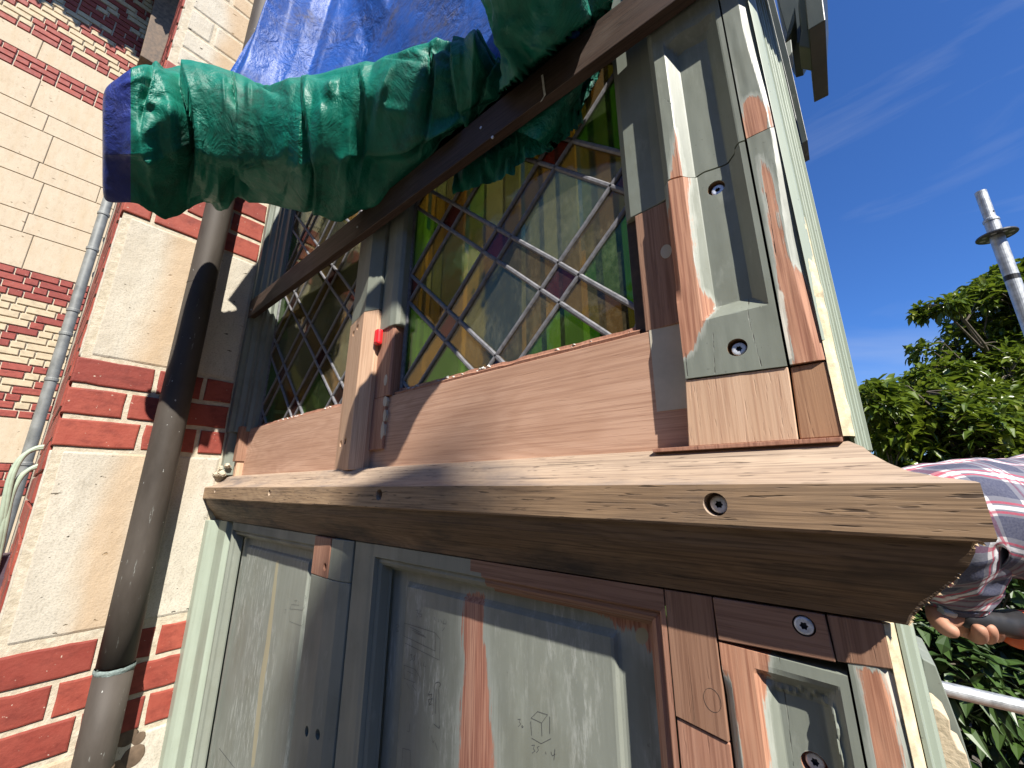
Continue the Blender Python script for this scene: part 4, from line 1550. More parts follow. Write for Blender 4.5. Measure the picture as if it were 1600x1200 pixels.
# ---- near downpipe
rp_ = .088
PX, PY = XW + .15, .583
dpipe = thing('downpipe', (PX, PY, GZ), 'large dark zinc downpipe in front of the limestone pier', 'downpipe')
pm = MB()
pm.tube([(PX, PY, z) for z in (-1.02, -.5, 0, .5, 1, 1.5, 2, 3, 4, 5, 6.5)], rp_, 48)
build('upper_length', pm, 'pipe', dpipe, smooth=True)
pm = MB()
pm.tube([(PX, PY, z) for z in (-1.055, -1.5, -2, -3, -4.5, GZ + .02)], rp_ * 1.035, 48)
build('lower_length', pm, 'pipe', dpipe, smooth=True)
pm = MB()
P = []
for i in range(7):
    z = -1.055 + .028 * i / 6
    P.append([(PX + (rp_ * 1.042 + .004 * math.sin(math.pi * i / 6) + .0035 * nz(j * 1.3, i * 2, 4)) * math.cos(2 * math.pi * j / 48),
               PY + (rp_ * 1.042 + .004 * math.sin(math.pi * i / 6) + .0035 * nz(j * 1.3, i * 2, 8)) * math.sin(2 * math.pi * j / 48), z + .004 * nz(j * .7, 3.3)) for j in range(48)])
pm.grid(P, wrap=True)
build('solder_seam', pm, 'verdigris', dpipe)
pm = MB(); pm.tube([(PX, PY, 1.50), (PX, PY, 1.512)], rp_ * 1.02, 48)
build('solder_seam', pm, 'pipe', dpipe)
for zb in (-1.62, 2.7):
    pm = MB()
    pm.tube([(PX, PY, zb), (PX, PY, zb + .07)], rp_ * 1.10, 40)
    pm.box(XW - .01, PX - .06, PY - .02, PY + .02, zb + .01, zb + .06)
    build('pipe_bracket', pm, 'purlin', dpipe, bevel=.004)
lump = MB()
for (cx, cy, cz, rr) in ((XW, .74, -1.50, .05), (XW, .79, -1.62, .06), (XW, .72, -1.66, .05), (XW, .80, -1.53, .035)):
    P = []
    for i in range(9):
        th = math.pi * i / 8
        P.append([(cx + .07 * rr * math.sin(th) * math.cos(2 * math.pi * j / 12), cy + rr * (1 + .4 * nz(i, j, cy * 9)) * math.sin(th) * math.sin(2 * math.pi * j / 12), cz + rr * (1 + .3 * nz(i, j, 3)) * math.cos(th)) for j in range(12)])
    lump.grid(P, wrap=True)
build('tar_smear', lump, 'purlin', pier, smooth=True)

# ---- far downpipe with hopper head
FX = -16.4
fp_ = thing('downpipe', (FX + .55, 0, GZ), 'slim grey downpipe with a brown hopper head on the far brick wall', 'downpipe')
pm = MB(); pm.tube([(FX + .55, -.02, z) for z in (GZ + .02, -3, 0, 3, 6, 9, 12, 14.2)], .115, 24)
build('pipe', pm, 'pipe_far', fp_, smooth=True)
for z in (.55, 2.75, 4.05, 4.75, 6.7, 7.9):
    pm = MB(); pm.tube([(FX + .55, -.02, z), (FX + .55, -.02, z + .10)], .135, 24)
    build('pipe_collar', pm, 'pipe_far', fp_, bevel=.02)
pm = MB()
pm.add([(FX + .30, -.30, 13.75), (FX + .85, -.30, 13.75), (FX + .85, .16, 13.75), (FX + .30, .16, 13.75),
        (FX + .20, -.42, 17.5), (FX + 1.0, -.42, 17.5), (FX + 1.0, .30, 17.5), (FX + .20, .30, 17.5)],
       [(3, 2, 1, 0), (4, 5, 6, 7), (0, 1, 5, 4), (1, 2, 6, 5), (2, 3, 7, 6), (3, 0, 4, 7)])
build('hopper', pm, 'purlin', fp_, bevel=.02)
# pale green cables coming out of the pier flank
for dz, dy, lab in ((0, 0, 'upper pale green cable looping out of the pier flank'), (-.19, .012, 'lower pale green cable looping out of the pier flank')):
    A = atD(58, 703 - dz * 150 * 1.0, 3.35)
    pts = [atD(75, 700 + dz * -150, 3.42), atD(52, 703 + dz * -150, 3.35), atD(30, 718 + dz * -150, 3.28), atD(14, 750 + dz * -140, 3.22), atD(4, 800 + dz * -120, 3.18), atD(-8, 860 + dz * -100, 3.16), atD(-40, 1000, 3.1)]
    fine = []
    for i in range(len(pts) - 1):
        for j in range(6):
            t = j / 6
            p0, p1, p2, p3 = pts[max(0, i - 1)], pts[i], pts[i + 1], pts[min(len(pts) - 1, i + 2)]
            fine.append(.5 * ((2 * p1) + (p2 - p0) * t + (2 * p0 - 5 * p1 + 4 * p2 - p3) * t * t + (3 * p1 - p0 - 3 * p2 + p3) * t ** 3))
    cb = MB()
    for o_ in ((0, 0), (.022, .018)):
        cb.tube([q + Vector((0, o_[0] * .6, o_[1])) for q in fine], .017, 10)
    tag(build('wall_cable', cb, 'cable', None, smooth=True), lab, 'cable', 'cables on the pier flank')
jb = MB()
p_ = atD(12, 885, 3.3)
jb.box(p_.x - .12, p_.x + .12, p_.y - .16, p_.y + .035, p_.z - .42, p_.z + .10)
tag(build('junction_box', jb, 'plum', None, bevel=.01), 'dark plum box at the left edge below the pale cables', 'junction box')

# ================================================================== far brick wall of the house
house = thing('brick_house', (FX, -1, GZ), 'far house wall of cream ashlar with red brick bands and diamond patterns', 'house')
hw = MB(); hw.box(FX - 1, FX - .02, -14, 6, GZ, 22)
build('wall_core', hw, 'mortar', house)

def far_unit(name, y0, y1, z0, z1, mat, pr=.02):
    mb = MB()
    b = .012
    mb.add([(FX - .05, y0, z0), (FX - .05, y1, z0), (FX - .05, y1, z1), (FX - .05, y0, z1),
            (FX + pr - b, y0, z0), (FX + pr - b, y1, z0), (FX + pr - b, y1, z1), (FX + pr - b, y0, z1),
            (FX + pr, y0 + b, z0 + b), (FX + pr, y1 - b, z0 + b), (FX + pr, y1 - b, z1 - b), (FX + pr, y0 + b, z1 - b)],
           [(0, 1, 5, 4), (1, 2, 6, 5), (2, 3, 7, 6), (3, 0, 4, 7), (4, 5, 9, 8), (5, 6, 10, 9), (6, 7, 11, 10), (7, 4, 8, 11), (8, 9, 10, 11)])
    return build(name, mb, mat, house, fix=False)

def far_row(z0, ya, yb, colour, off=0):
    """one Flemish course: long and short bricks in turn; colour(y, long) -> material"""
    y = -14.0 + off
    long_ = True
    while y < yb:
        L = .54 if long_ else .27
        if y + L > ya:
            far_unit('brick', y + .018, y + L - .018, z0 + .016, z0 + .184, colour(y + L / 2, long_), .02 + rk.uniform(0, .008))
        y += L
        long_ = not long_

HH = .2
red = lambda y, l: 'brick_far'
# upper band and pattern
for i in range(3):
    far_row(11.68 + i * HH, -3.3, .4, red, .27 * (i % 2) + .13)
def ashlar(z0, z1, ya, yb, step, off):
    y = ya + off
    while y < yb:
        far_unit('ashlar_block', max(ya, y) + .008, min(yb, y + step) - .008, z0 + .008, z1 - .008, 'stone_far', .014)
        y += step
ashlar(12.28, 12.98, -3.4, .6, 1.7, -.5)
def patt(row, seed=0):
    def f(y, l):
        q = int(math.floor((y + 14) / .405))
        ph = (q + row * 1) % 6 if (row // 6) % 2 == 0 else (q - row) % 6
        return 'brick_far' if ph in ((0, 1, 3) if row % 3 else (0, 2)) else 'brick_beige'
    return f
far_row(12.98, -3.4, .1, red, .2)
for i in range(1, 21):
    z0_ = 12.98 + i * HH
    if i in (9, 10):
        far_row(z0_, -3.6 , .1, red, .27 * (i % 2))
    else:
        far_row(z0_, -3.4 + (0 if i < 12 else .6), .1, patt(i), .2025 * (i % 4))
# ashlar between
zs_ = [11.68, 10.66, 10.07, 9.08, 8.50, 7.45, 6.84, 5.80]
for i in range(len(zs_) - 1):
    ashlar(zs_[i + 1], zs_[i], -3.2, .9, (1.62, 1.25)[i % 2], -(.4 + .53 * i % 1.2))
for i in range(4):
    far_row(5.80 - (i + 1) * HH, -1.75, .5, red, .2 * (i % 3) + .07)
def diag(i):
    def f(y, l):
        a_ = (y + 1.9) - .38 * (9 - i) * .6
        return 'brick_far' if (abs(((y + i * .30 + 20) % 2.4) - 1.2) < .27) else 'brick_beige'
    return f
for i in range(9):
    far_row(5.0 - (i + 1) * HH, -1.6, .5, diag(i), .2025 * (i % 4))
far_row(3.0, -1.3, .5, red, .1)
for i in range(5):
    far_row(2.8 - i * HH, -1.2, .5, patt(i + 1), .2025 * (i % 4))
far_row(1.80 - .02, -1.0, .5, red, .1)
ashlar(.62, 1.77, -1.1, .6, 1.5, -.3)
for i in range(4):
    far_row(.42 - i * HH, -1.0, .5, red, .2 * (i % 3))
ashlar(-2.2, -.19, -1.0, .6, 1.5, -.5)
# eaves with cut-out brackets above (their shadow falls on the patterned bricks)
ev = MB()
ev.box(FX - 1.5, FX + 2.85, -15, 6.5, 17.9, 18.4)
build('eaves', ev, 'roof_slate', house)
for i in range(12):
    yc = -6.4 + .78 * i
    e_ = MB()
    e_.prism([(yc - .39, 17.9), (yc - .39, 17.62), (yc - .22, 17.58), (yc - .30, 17.42), (yc - .12, 17.46), (yc, 17.22), (yc + .12, 17.46), (yc + .30, 17.42), (yc + .22, 17.58), (yc + .385, 17.62), (yc + .385, 17.9)], FX + 2.72, FX + 2.80, 'x')
    build('valance_board', e_, 'roof_slate', house)

# ================================================================== tarpaulin
tarp = thing('tarpaulin', (-1.9, .8, 1.9), 'crumpled green and blue tarpaulin bundled and hanging above the left window', 'tarpaulin')

def smooth_curve(keys, t):
    """Catmull-Rom through keys [(t, vec)]"""
    ts = [q[0] for q in keys]
    for i in range(len(ts) - 1):
        if t <= ts[i + 1] or i == len(ts) - 2:
            u_ = (t - ts[i]) / (ts[i + 1] - ts[i])
            p0 = np.array(keys[max(0, i - 1)][1], float); p1 = np.array(keys[i][1], float)
            p2 = np.array(keys[i + 1][1], float); p3 = np.array(keys[min(len(keys) - 1, i + 2)][1], float)
            return .5 * ((2 * p1) + (p2 - p0) * u_ + (2 * p0 - 5 * p1 + 4 * p2 - p3) * u_ ** 2 + (3 * p1 - p0 - 3 * p2 + p3) * u_ ** 3)

RT = Vector((SA, CA, 0)); HOR = Vector((-CA, SA, 0))
VIEW = HOR * CP + Vector((0, 0, 1)) * SP
UPV = Vector((0, 0, 1)) * CP - HOR * SP

def ridge(v):
    return 1 - 2 * abs(v)

def crumple(p, amp):
    """sharp creases like stiff plastic sheet"""
    a = ridge(mnoise.noise(p * 2.3)) * .55 + ridge(mnoise.noise(p * 5.1 + Vector((3, 1, 7)))) * .30 + ridge(mnoise.noise(p * 11.0)) * .12
    return amp * a

# survey of the bundle: t, (px, py, depth, half height px, half depth u, )
keys = [(0.00, (160, 230, 2.06, 58, .05)), (0.035, (168, 230, 2.05, 82, .08)), (0.10, (215, 222, 2.08, 88, .11)), (0.22, (300, 209, 2.34, 98, .37)),
        (.40, (395, 224, 2.38, 90, .40)), (.56, (490, 228, 2.22, 93, .31)), (.70, (588, 214, 2.08, 100, .25)), (.82, (680, 172, 1.92, 84, .19)),
        (.92, (748, 142, 1.80, 58, .13)), (1.0, (812, 130, 1.72, 15, .06))]
rt = random.Random(17)
TENTS = []
for i in range(150):
    big_ = i < 38
    an_ = rt.uniform(0, math.pi) if rt.random() < .55 else rt.gauss(math.pi / 2, .35)
    TENTS.append((rt.uniform(.12, 2.75), rt.uniform(-1.05, 1.05), math.cos(an_), math.sin(an_), rt.uniform(.18, .55) if big_ else rt.uniform(.06, .22), rt.uniform(.07, .17) if big_ else rt.uniform(.02, .06),
                  rt.choice((1, 1, -1)) * (rt.uniform(.045, .10) if big_ else rt.uniform(.012, .032))))
NU, NV = 360, 132
grid_p, uvs = [], []
# (place along the bundle, depth of the tuck, reach to the left, lip to the right, reach to the right, where round the section)
FOLDS = ((.212, .17, .045, .035, .05, .15, 1.5), (.125, .05, .03, .02, .03, .9, .8), (.335, .06, .03, .02, .03, .75, .45), (.545, .075, .035, .03, .05, -.1, 1.3), (.66, .05, .05, .02, .04, .2, .8),
         (.80, .07, .03, .02, .03, .3, .9), (.87, .06, .03, .03, .03, .4, 1.0), (.935, .05, .02, .02, .02, .3, 1.2))
for i in range(NU + 1):
    t = i / NU
    px, py, dep, hh, hd_ = smooth_curve(keys, t)
    c = atD(px, py, dep)
    vd = c.normalized()
    upv = (UPV - vd * UPV.dot(vd)).normalized()
    ru = hh * dep / F_PX
    row = []
    for j in range(NV):
        an = 2 * math.pi * j / NV
        ca_, sa_ = math.cos(an), math.sin(an)
        th_ = -.10 + .30 * mnoise.noise(Vector((t * 7, 1.7, 0)))
        e = .80 if sa_ > th_ else .80 + .65 * c01((th_ - sa_) / .35)
        cx_ = math.copysign(abs(ca_) ** e, ca_)
        sy_ = math.copysign(abs(sa_) ** e, sa_)
        base = c + upv * (ru * sy_) - vd * (hd_ * cx_)
        nrm = (upv * (sy_ / ru) - vd * (cx_ / hd_)).normalized()
        k1 = Vector((t * 3.4, ca_ * .62, sa_ * .62))
        ef = .3 + .7 * c01((t - .06) / .08)
        d = ef * (.010 * mnoise.noise(k1 * 2.0) + .005 * mnoise.noise(k1 * 7) - .012)
        ta, tb2 = t * 2.75, math.atan2(sa_, ca_) * .33
        for (u0, v0, cu, su_, ln_, wd_, am_) in TENTS:
            du, dv = ta - u0, tb2 - v0
            if abs(du) > .6 or abs(dv) > .6:
                continue
            al = abs(du * cu + dv * su_); pe = abs(-du * su_ + dv * cu)
            if al < ln_ and pe < wd_:
                d += ef * am_ * (1 - al / ln_) ** .8 * (1 - pe / wd_)
        for (tc, A_, wl, B_, wr_, ac, aw) in FOLDS:
            tt = t - tc - .018 * math.sin(2.2 * sa_ + tc * 40)
            da = abs(math.atan2(math.sin(an - ac), math.cos(an - ac)))
            wgt = c01(1.25 - da / aw)
            if wgt <= 0 or tt < -wl or tt > wr_:
                continue
            d += wgt * (-A_ * (1 + tt / wl) ** 1.5 if tt < 0 else B_ * (1 - tt / wr_) ** 1.5)
        q = base + nrm * d
        lim = .978 if q.z > 1.585 else 1.075
        if q.y > lim:
            q *= lim / q.y
        row.append(q)
        uvs.append((t * 3.0, j / NV * 2.2))
    grid_p.append(row)
tb_ = MB()
tb_.grid(grid_p, wrap=True)
for f_i in range(len(tb_.f)):
    t = (f_i // NV) / NU
    tb_.mi[f_i] = 1 if t < .088 else 0
tb_.add(grid_p[0], [tuple(range(NV))])
tb_.mi[-1] = 1
uvs += [(0, 0)] * NV
roll = build('rolled_bundle', tb_, ['tarp_green', 'tarp_hem'], tarp, smooth=True, uv=uvs)

def sheet(name, keys_b, keys_t, mats, nu=140, nv=90, fold=.05, nf=5.0, seed=0., ylim=None, crump=.02, sag=0.0):
    """hanging sheet between a lower and an upper survey line"""
    P_, uv_ = [], []
    for i in range(nu + 1):
        t = i / nu
        b = smooth_curve(keys_b, t); tp = smooth_curve(keys_t, t)
        A = atD(*b); B = atD(*tp)
        row = []
        for j in range(nv + 1):
            v = j / nv
            q = A.lerp(B, v)
            f_ = 0
            for (f0, fsl, fw, fa) in ((.12, -.05, .07, .10), (.26, .10, .05, -.06), (.40, .22, .10, .05), (.66, -.30, .09, .11), (.80, -.25, .05, -.07), (.93, -.1, .06, .06)):
                pe = abs(t - f0 - fsl * v)
                if pe < fw:
                    f_ += fa * (1 - pe / fw)
            f_ += .014 * ridge(nz(t * 9, v * 2 + seed, seed))
            q = q - VIEW * f_ - VIEW * sag * math.sin(math.pi * v)
            q = q + VIEW * crumple(Vector((t * 3.5, v * 1.2, seed)), crump * .6)
            if ylim is not None and q.y > ylim:
                q *= (ylim - .01 * abs(nz(t * 9, v * 5, seed))) / q.y
            row.append(q); uv_.append((t * 2.2, v * 1.6))
        P_.append(row)
    mb = MB(); mb.grid(P_)
    return build(name, mb, mats, tarp, smooth=True, uv=uv_, fix=False)

sheet('hanging_sheet', [(0, (335, 150, 2.62)), (.25, (450, 170, 2.72)), (.5, (560, 165, 2.70)), (.75, (720, 135, 2.3)), (1, (905, 60, 1.95))],
      [(0, (470, -60, 3.05)), (.2, (500, -120, 3.2)), (.45, (600, -160, 3.2)), (.75, (740, -170, 2.8)), (1, (925, -170, 2.2))], 'tarp_blue', fold=.075, nf=6.5, seed=2.0, ylim=.955)
# the second gathered length: green, leaving the batten outwards and up over the viewer's right
# (it sticks out towards the viewer above the picture)
BK = [(0, (-.80, 1.03, 1.40, .10)), (.15, (-.62, .95, 1.60, .18)), (.4, (-.44, .66, 1.80, .20)), (.8, (-.30, .31, 1.90, .19)), (1, (-.24, .20, 1.93, .06))]
NU2, NV2 = 190, 64
g2, uv2 = [], []
for i in range(NU2 + 1):
    t = i / NU2
    k0 = smooth_curve(BK, t); k9 = smooth_curve(BK, min(1, t + .01)); k8 = smooth_curve(BK, max(0, t - .01))
    c = Vector(k0[:3]); ax = Vector(k9[:3] - k8[:3]).normalized()
    s1 = ax.cross(Vector((0, 0, 1))).normalized(); s2 = ax.cross(s1)
    row = []
    for j in range(NV2):
        an = 2 * math.pi * j / NV2
        dr = s1 * math.cos(an) + s2 * math.sin(an)
        kk = Vector((t * 2.4, .8 * math.cos(an), .8 * math.sin(an)))
        q = c + dr * (k0[3] + .05 * ridge(mnoise.noise(kk * 1.4)) + .03 * ridge(mnoise.noise(kk * 3.2)) + .012 * ridge(mnoise.noise(kk * 8)) - .03)
        zb_ = q.z * .95 / max(.05, q.y)
        if zb_ < 1.605:
            q *= min(1.07, max(1.0, q.y)) / q.y
        elif q.y > .975:
            q *= .975 / q.y
        row.append(q); uv2.append((t * 4, j / NV2 * 2))
    g2.append(row)
m2 = MB(); m2.grid(g2, wrap=True)
build('gathered_length', m2, 'tarp_green', tarp, smooth=True, uv=uv2)
# unseen flap added overhead to shade the batten and the upper window
P_, uv_ = [], []
for i in range(41):
    t = i / 40
    row = []
    for j in range(31):
        v = j / 30
        row.append(Vector((.02 + 1.0 * t + .1 * v, .62 - .75 * v - .1 * t, 3.0 + .35 * t + .25 * v + .04 * ridge(nz(t * 3, v * 3, 2)))))
        uv_.append((t, v))
    P_.append(row)
m4 = MB(); m4.grid(P_)
build('shade_flap', m4, 'tarp_blue', tarp, smooth=True, uv=uv_, fix=False)
# tail pushed down behind the batten, in front of the right window
tail_b = [(0, (700, 300, 0)), (.2, (745, 285, 0)), (.45, (795, 268, 0)), (.55, (812, 250, 0)), (.75, (870, 215, 0)), (1, (905, 185, 0))]
P_, uv_ = [], []
for i in range(71):
    t = i / 70
    b = smooth_curve(tail_b, t)
    y_ = 1.045 + .012 * nz(t * 9, 1.0)
    A = atY(b[0], b[1] + 4 * nz(t * 14, 3.0), y_)
    row = []
    for j in range(25):
        v = j / 24
        q = Vector((A.x, y_, A.z + v * (1.75 - A.z)))
        q.y += .022 * ridge(nz(t * 11, v * 2, 5)) + .012 * ridge(nz(t * 23, v * 4, 8))
        q.y = min(q.y, 1.083)
        row.append(q); uv_.append((t, v * .5))
    P_.append(row)
m3 = MB(); m3.grid(P_)
build('tucked_tail', m3, 'tarp_green', tarp, smooth=True, uv=uv_, fix=False)

# ================================================================== scaffold
def vert_at(px, py, dep):
    return atD(px, py, dep)

PD = 4.7
ptop = atD(1532, 300, PD)
pole = thing('scaffold_pole', (ptop.x, ptop.y, GZ), 'upright galvanised scaffold pole with a ring coupler against the sky', 'scaffold pole')
r_p = .060
zc_ = atD(1541, 352, PD).z
mb = MB(); mb.tube([(ptop.x, ptop.y, z) for z in (GZ, -3, -1, 0, 1, zc_)], r_p, 24)
build('tube', mb, 'galv', pole, smooth=False)
mb = MB(); mb.tube([(ptop.x, ptop.y, z) for z in (zc_ + .001, zc_ + .02, ptop.z)], [r_p * 1.02, r_p * .82, r_p * .82], 24)
sp = build('spigot', mb, 'galv', pole)
mb = MB(); c = Vector((ptop.x, ptop.y, zc_ + .09)) - _fwd * .047
mb.tube([c, c - _fwd * .006], .011, 10)
build('pin_hole', mb, 'black', sp)
mb = MB(); mb.tube([(ptop.x, ptop.y, zc_ - .035), (ptop.x, ptop.y, zc_ - .002)], r_p * 1.12, 24)
build('collar', mb, 'galv', pole, bevel=.006)
zr = atD(1562, 383, PD).z
mb = MB()
seg = 40
Ri, Ro = r_p * 1.02, .165
prof_ = [(Ri, 0), (Ri, .022), (Ro * .97, .022), (Ro, .014), (Ro, .004), (Ro * .97, 0)]
P = [[(ptop.x + rr * math.cos(2 * math.pi * i / seg), ptop.y + rr * math.sin(2 * math.pi * i / seg), zr + hh) for rr, hh in prof_] for i in range(seg + 1)]
mb.grid(P, wrap=True)
rg = build('ring_coupler', mb, 'galv_dark', pole)
for i in range(8):
    a_ = 2 * math.pi * (i + .5) / 8
    cx, cy = ptop.x + .112 * math.cos(a_), ptop.y + .112 * math.sin(a_)
    mb = MB(); mb.tube([(cx, cy, zr - .0015), (cx, cy, zr + .0235)], .024 if i % 2 else .019, 12)
    build('coupler_slot', mb, 'galv', rg)
zt = atD(1590, 455, PD).z
mb = MB(); mb.tube([(ptop.x, ptop.y, zt - .03), (ptop.x, ptop.y, zt + .03)], r_p * 1.02, 24)
build('tape_band', mb, 'black', pole)
t0, t1 = atD(1440, 1068, 3.7), atD(1760, 1142, 3.25)
mb = MB(); mb.tube([t0, t1], .06, 24)
tag(build('scaffold_tube', mb, 'galv', None), 'level galvanised scaffold tube low at the right edge', 'scaffold tube')
deck = thing('scaffold_deck', (1.3, 3.4, -3.72), 'timber scaffold deck the worker stands on', 'scaffold deck')
for i in range(4):
    mb = MB(); mb.box(.35 + i * .56, .35 + i * .56 + .54, 1.4, 7.0, -3.72, -3.62)
    build('plank', mb, 'wood_fresh_brown', deck, bevel=.01)
for (x_, y_) in ((.4, 1.6), (2.5, 1.6), (.4, 6.8), (2.5, 6.8)):
    mb = MB(); mb.tube([(x_, y_, GZ), (x_, y_, -3.722)], .06, 12)
    build('leg', mb, 'galv', deck)

# ================================================================== worker at the corner
k = NT('plaid_shirt_cloth')
uvn = k.t.nodes.new('ShaderNodeUVMap').outputs[0]
su = k.sep(uvn)
def stripes(v, period, bands):
    f = k.math('FRACT', k.math('DIVIDE', v, period))
    tot = None
    for a_, b_ in bands:
        s_ = k.math('MULTIPLY', k.math('GREATER_THAN', f, a_), k.math('LESS_THAN', f, b_))
        tot = s_ if tot is None else k.math('ADD', tot, s_)
    return tot
wv_ = k.noise(k.mapped((420, 420, 420)), detail=2)
def half(s_, amt):
    return k.math('MULTIPLY', s_, amt)
c = (.48, .47, .47)
for v in (su[0], su[1]):
    c = k.mix(half(stripes(v, .135, ((.02, .54),)), .75), c, (.028, .034, .075))
    c = k.mix(half(stripes(v, .135, ((.60, .66), (.84, .90))), .75), c, (.38, .035, .07))
    c = k.mix(half(stripes(v, .135, ((.70, .80),)), .70), c, (.72, .71, .74))
c = k.mix(half(k.ramp(wv_, .3, .7), .25), c, (.2, .2, .24))
fold_n = k.noise(k.mapped((22, 22, 22)), detail=4)
M['plaid'] = k.fin(c, .85, k.bump(fold_n, .5, .006), spec=.15)
M['skin'] = simple('skin', (.40, .20, .13), .55, nscale=60, namt=.15, bump=.1)
M['denim'] = simple('work_trousers', (.05, .06, .09), .9, nscale=80, namt=.3)
M['hair'] = simple('brown_hair', (.05, .03, .02), .6, nscale=120, namt=.4)
M['orange'] = simple('orange_plastic', (.62, .10, .02), .45, nscale=30, namt=.1)
M['tool_black'] = simple('black_rubber', (.018, .018, .02), .5, nscale=60)

SH = Vector((.80, 2.78, -.09)); EL = Vector((.25, 2.12, -.10)); WR = atD(1484, 938, 1.45)
worker = thing('person', (1.3, 3.5, -3.62), 'worker in a rolled-sleeve plaid shirt reaching round the end of the ledge with a tool', 'person')
woff = wpos(worker)
joints = {
    'pelvis': ((1.28, 3.45, -1.62), .30), 'waist': ((1.25, 3.40, -1.15), .29), 'chest': ((1.22, 3.34, -.45), .33), 'neckb': ((1.22, 3.32, -.02), .17),
    'neck': ((1.20, 3.28, .14), .125), 'jaw': ((1.15, 3.20, .27), .17), 'head': ((1.17, 3.24, .48), .22), 'crown': ((1.19, 3.27, .66), .13),
    'shA': ((SH.x + .10, SH.y + .06, SH.z), .17), 'elA': (tuple(EL), .115), 'wrA': (tuple(WR), .066),
    'shB': ((1.60, 3.62, -.12), .17), 'elB': ((1.75, 3.70, -.88), .11), 'wrB': ((1.45, 3.15, -1.10), .07), 'hdB': ((1.36, 3.00, -1.12), .08), 'fgB': ((1.30, 2.90, -1.20), .05),
    'hipA': ((1.10, 3.30, -1.72), .22), 'knA': ((1.02, 3.22, -2.72), .15), 'anA': ((1.05, 3.34, -3.50), .10), 'toA': ((.90, 3.12, -3.57), .075),
    'hipB': ((1.46, 3.60, -1.72), .22), 'knB': ((1.50, 3.62, -2.72), .15), 'anB': ((1.52, 3.72, -3.50), .10), 'toB': ((1.36, 3.50, -3.57), .075)}
edges = [('pelvis', 'waist'), ('waist', 'chest'), ('chest', 'neckb'), ('neckb', 'neck'), ('neck', 'jaw'), ('jaw', 'head'), ('head', 'crown'),
         ('chest', 'shA'), ('shA', 'elA'), ('elA', 'wrA'), ('chest', 'shB'), ('shB', 'elB'), ('elB', 'wrB'), ('wrB', 'hdB'), ('hdB', 'fgB'),
         ('pelvis', 'hipA'), ('hipA', 'knA'), ('knA', 'anA'), ('anA', 'toA'), ('pelvis', 'hipB'), ('hipB', 'knB'), ('knB', 'anB'), ('anB', 'toB')]
# the gripping hand: palm, four curled fingers, thumb
def hp(px, py, d):
    return atD(px, py, d + .25)
hand = [
    [('wrA', None, None), ('p0', hp(1486, 958, 1.19), .060), ('p1', hp(1500, 974, 1.17), .058)],
    [('p1', None, None), ('i0', hp(1520, 990, 1.155), .022), ('i1', hp(1530, 999, 1.12), .020), ('i2', hp(1531, 986, 1.085), .018), ('i3', hp(1529, 975, 1.09), .015)],
    [('p1', None, None), ('m0', hp(1530, 988, 1.175), .022), ('m1', hp(1544, 999, 1.14), .021), ('m2', hp(1546, 985, 1.10), .019), ('m3', hp(1544, 973, 1.105), .015)],
    [('p1', None, None), ('r0', hp(1540, 985, 1.195), .021), ('r1', hp(1556, 997, 1.165), .020), ('r2', hp(1559, 984, 1.125), .018), ('r3', hp(1557, 973, 1.13), .015)],
    [('p1', None, None), ('l0', hp(1548, 980, 1.215), .019), ('l1', hp(1567, 994, 1.19), .018), ('l2', hp(1570, 983, 1.155), .016), ('l3', hp(1568, 974, 1.16), .013)],
    [('p0', None, None), ('t0', hp(1464, 968, 1.13), .027), ('t1', hp(1478, 985, 1.09), .022), ('t2', hp(1502, 990, 1.07), .018)]]
for ch in hand:
    for i, (n_, p_, r_) in enumerate(ch):
        if p_ is not None:
            joints[n_] = (tuple(p_), r_ * 1.2)
        if i:
            edges.append((ch[i - 1][0], n_))
nm = list(joints)
me = bpy.data.meshes.new('body')
me.from_pydata([M4(joints[n_][0]) - woff for n_ in nm], [(nm.index(a_), nm.index(b_)) for a_, b_ in edges], [])
body = bpy.data.objects.new('body', me)
COL.objects.link(body)
body.parent = worker
sk = body.modifiers.new('skin', 'SKIN')
sv = me.skin_vertices[0].data
for i, n_ in enumerate(nm):
    r_ = joints[n_][1] * S
    sv[i].radius = (r_, r_)
    sv[i].use_root = (n_ == 'pelvis')
sk.use_smooth_shade = True
ss = body.modifiers.new('sub', 'SUBSURF'); ss.levels = 2; ss.render_levels = 2
me.materials.append(M['skin'])
# face: nose, ears, eyes, mouth (out of the picture, turned to the work)
fd = Vector((-.75, -.66, -.05)).normalized(); fs = fd.cross(Vector((0, 0, 1))).normalized()
hc = Vector((1.155, 3.21, .42))
fm = MB()
fm.tube([hc + fd * .20 + Vector((0, 0, .06)), hc + fd * .25 + Vector((0, 0, -.02)), hc + fd * .21 + Vector((0, 0, -.05))], [.018, .032, .02], 8)
for s_ in (-1, 1):
    fm.tube([hc + fs * s_ * .215 + Vector((0, 0, .06)), hc + fs * s_ * .24, hc + fs * s_ * .215 + Vector((0, 0, -.06))], [.02, .04, .02], 8)
build('face_features', fm, 'skin', worker, smooth=True)
fm = MB()
for s_ in (-1, 1):
    e_ = hc + fd * .195 + fs * s_ * .075 + Vector((0, 0, .06))
    fm.tube([e_ - fd * .01, e_ + fd * .012], .02, 10)
fm.tube([hc + fd * .20 + fs * -.05 + Vector((0, 0, -.11)), hc + fd * .212 + Vector((0, 0, -.115)), hc + fd * .20 + fs * .05 + Vector((0, 0, -.11))], .010, 6)
build('eyes_and_mouth', fm, 'hair', worker)
P = []
for i in range(10):
    th = math.pi * .62 * i / 9
    P.append([tuple(Vector((1.18, 3.26, .50)) + Vector((.245 * math.sin(th) * math.cos(2 * math.pi * j / 20), .245 * math.sin(th) * math.sin(2 * math.pi * j / 20), .29 * math.cos(th))) - fd * (.05 + .05 * math.sin(th))) for j in range(20)])
hm = MB(); hm.grid(P, wrap=True)
build('hair', hm, 'hair', worker, smooth=True)

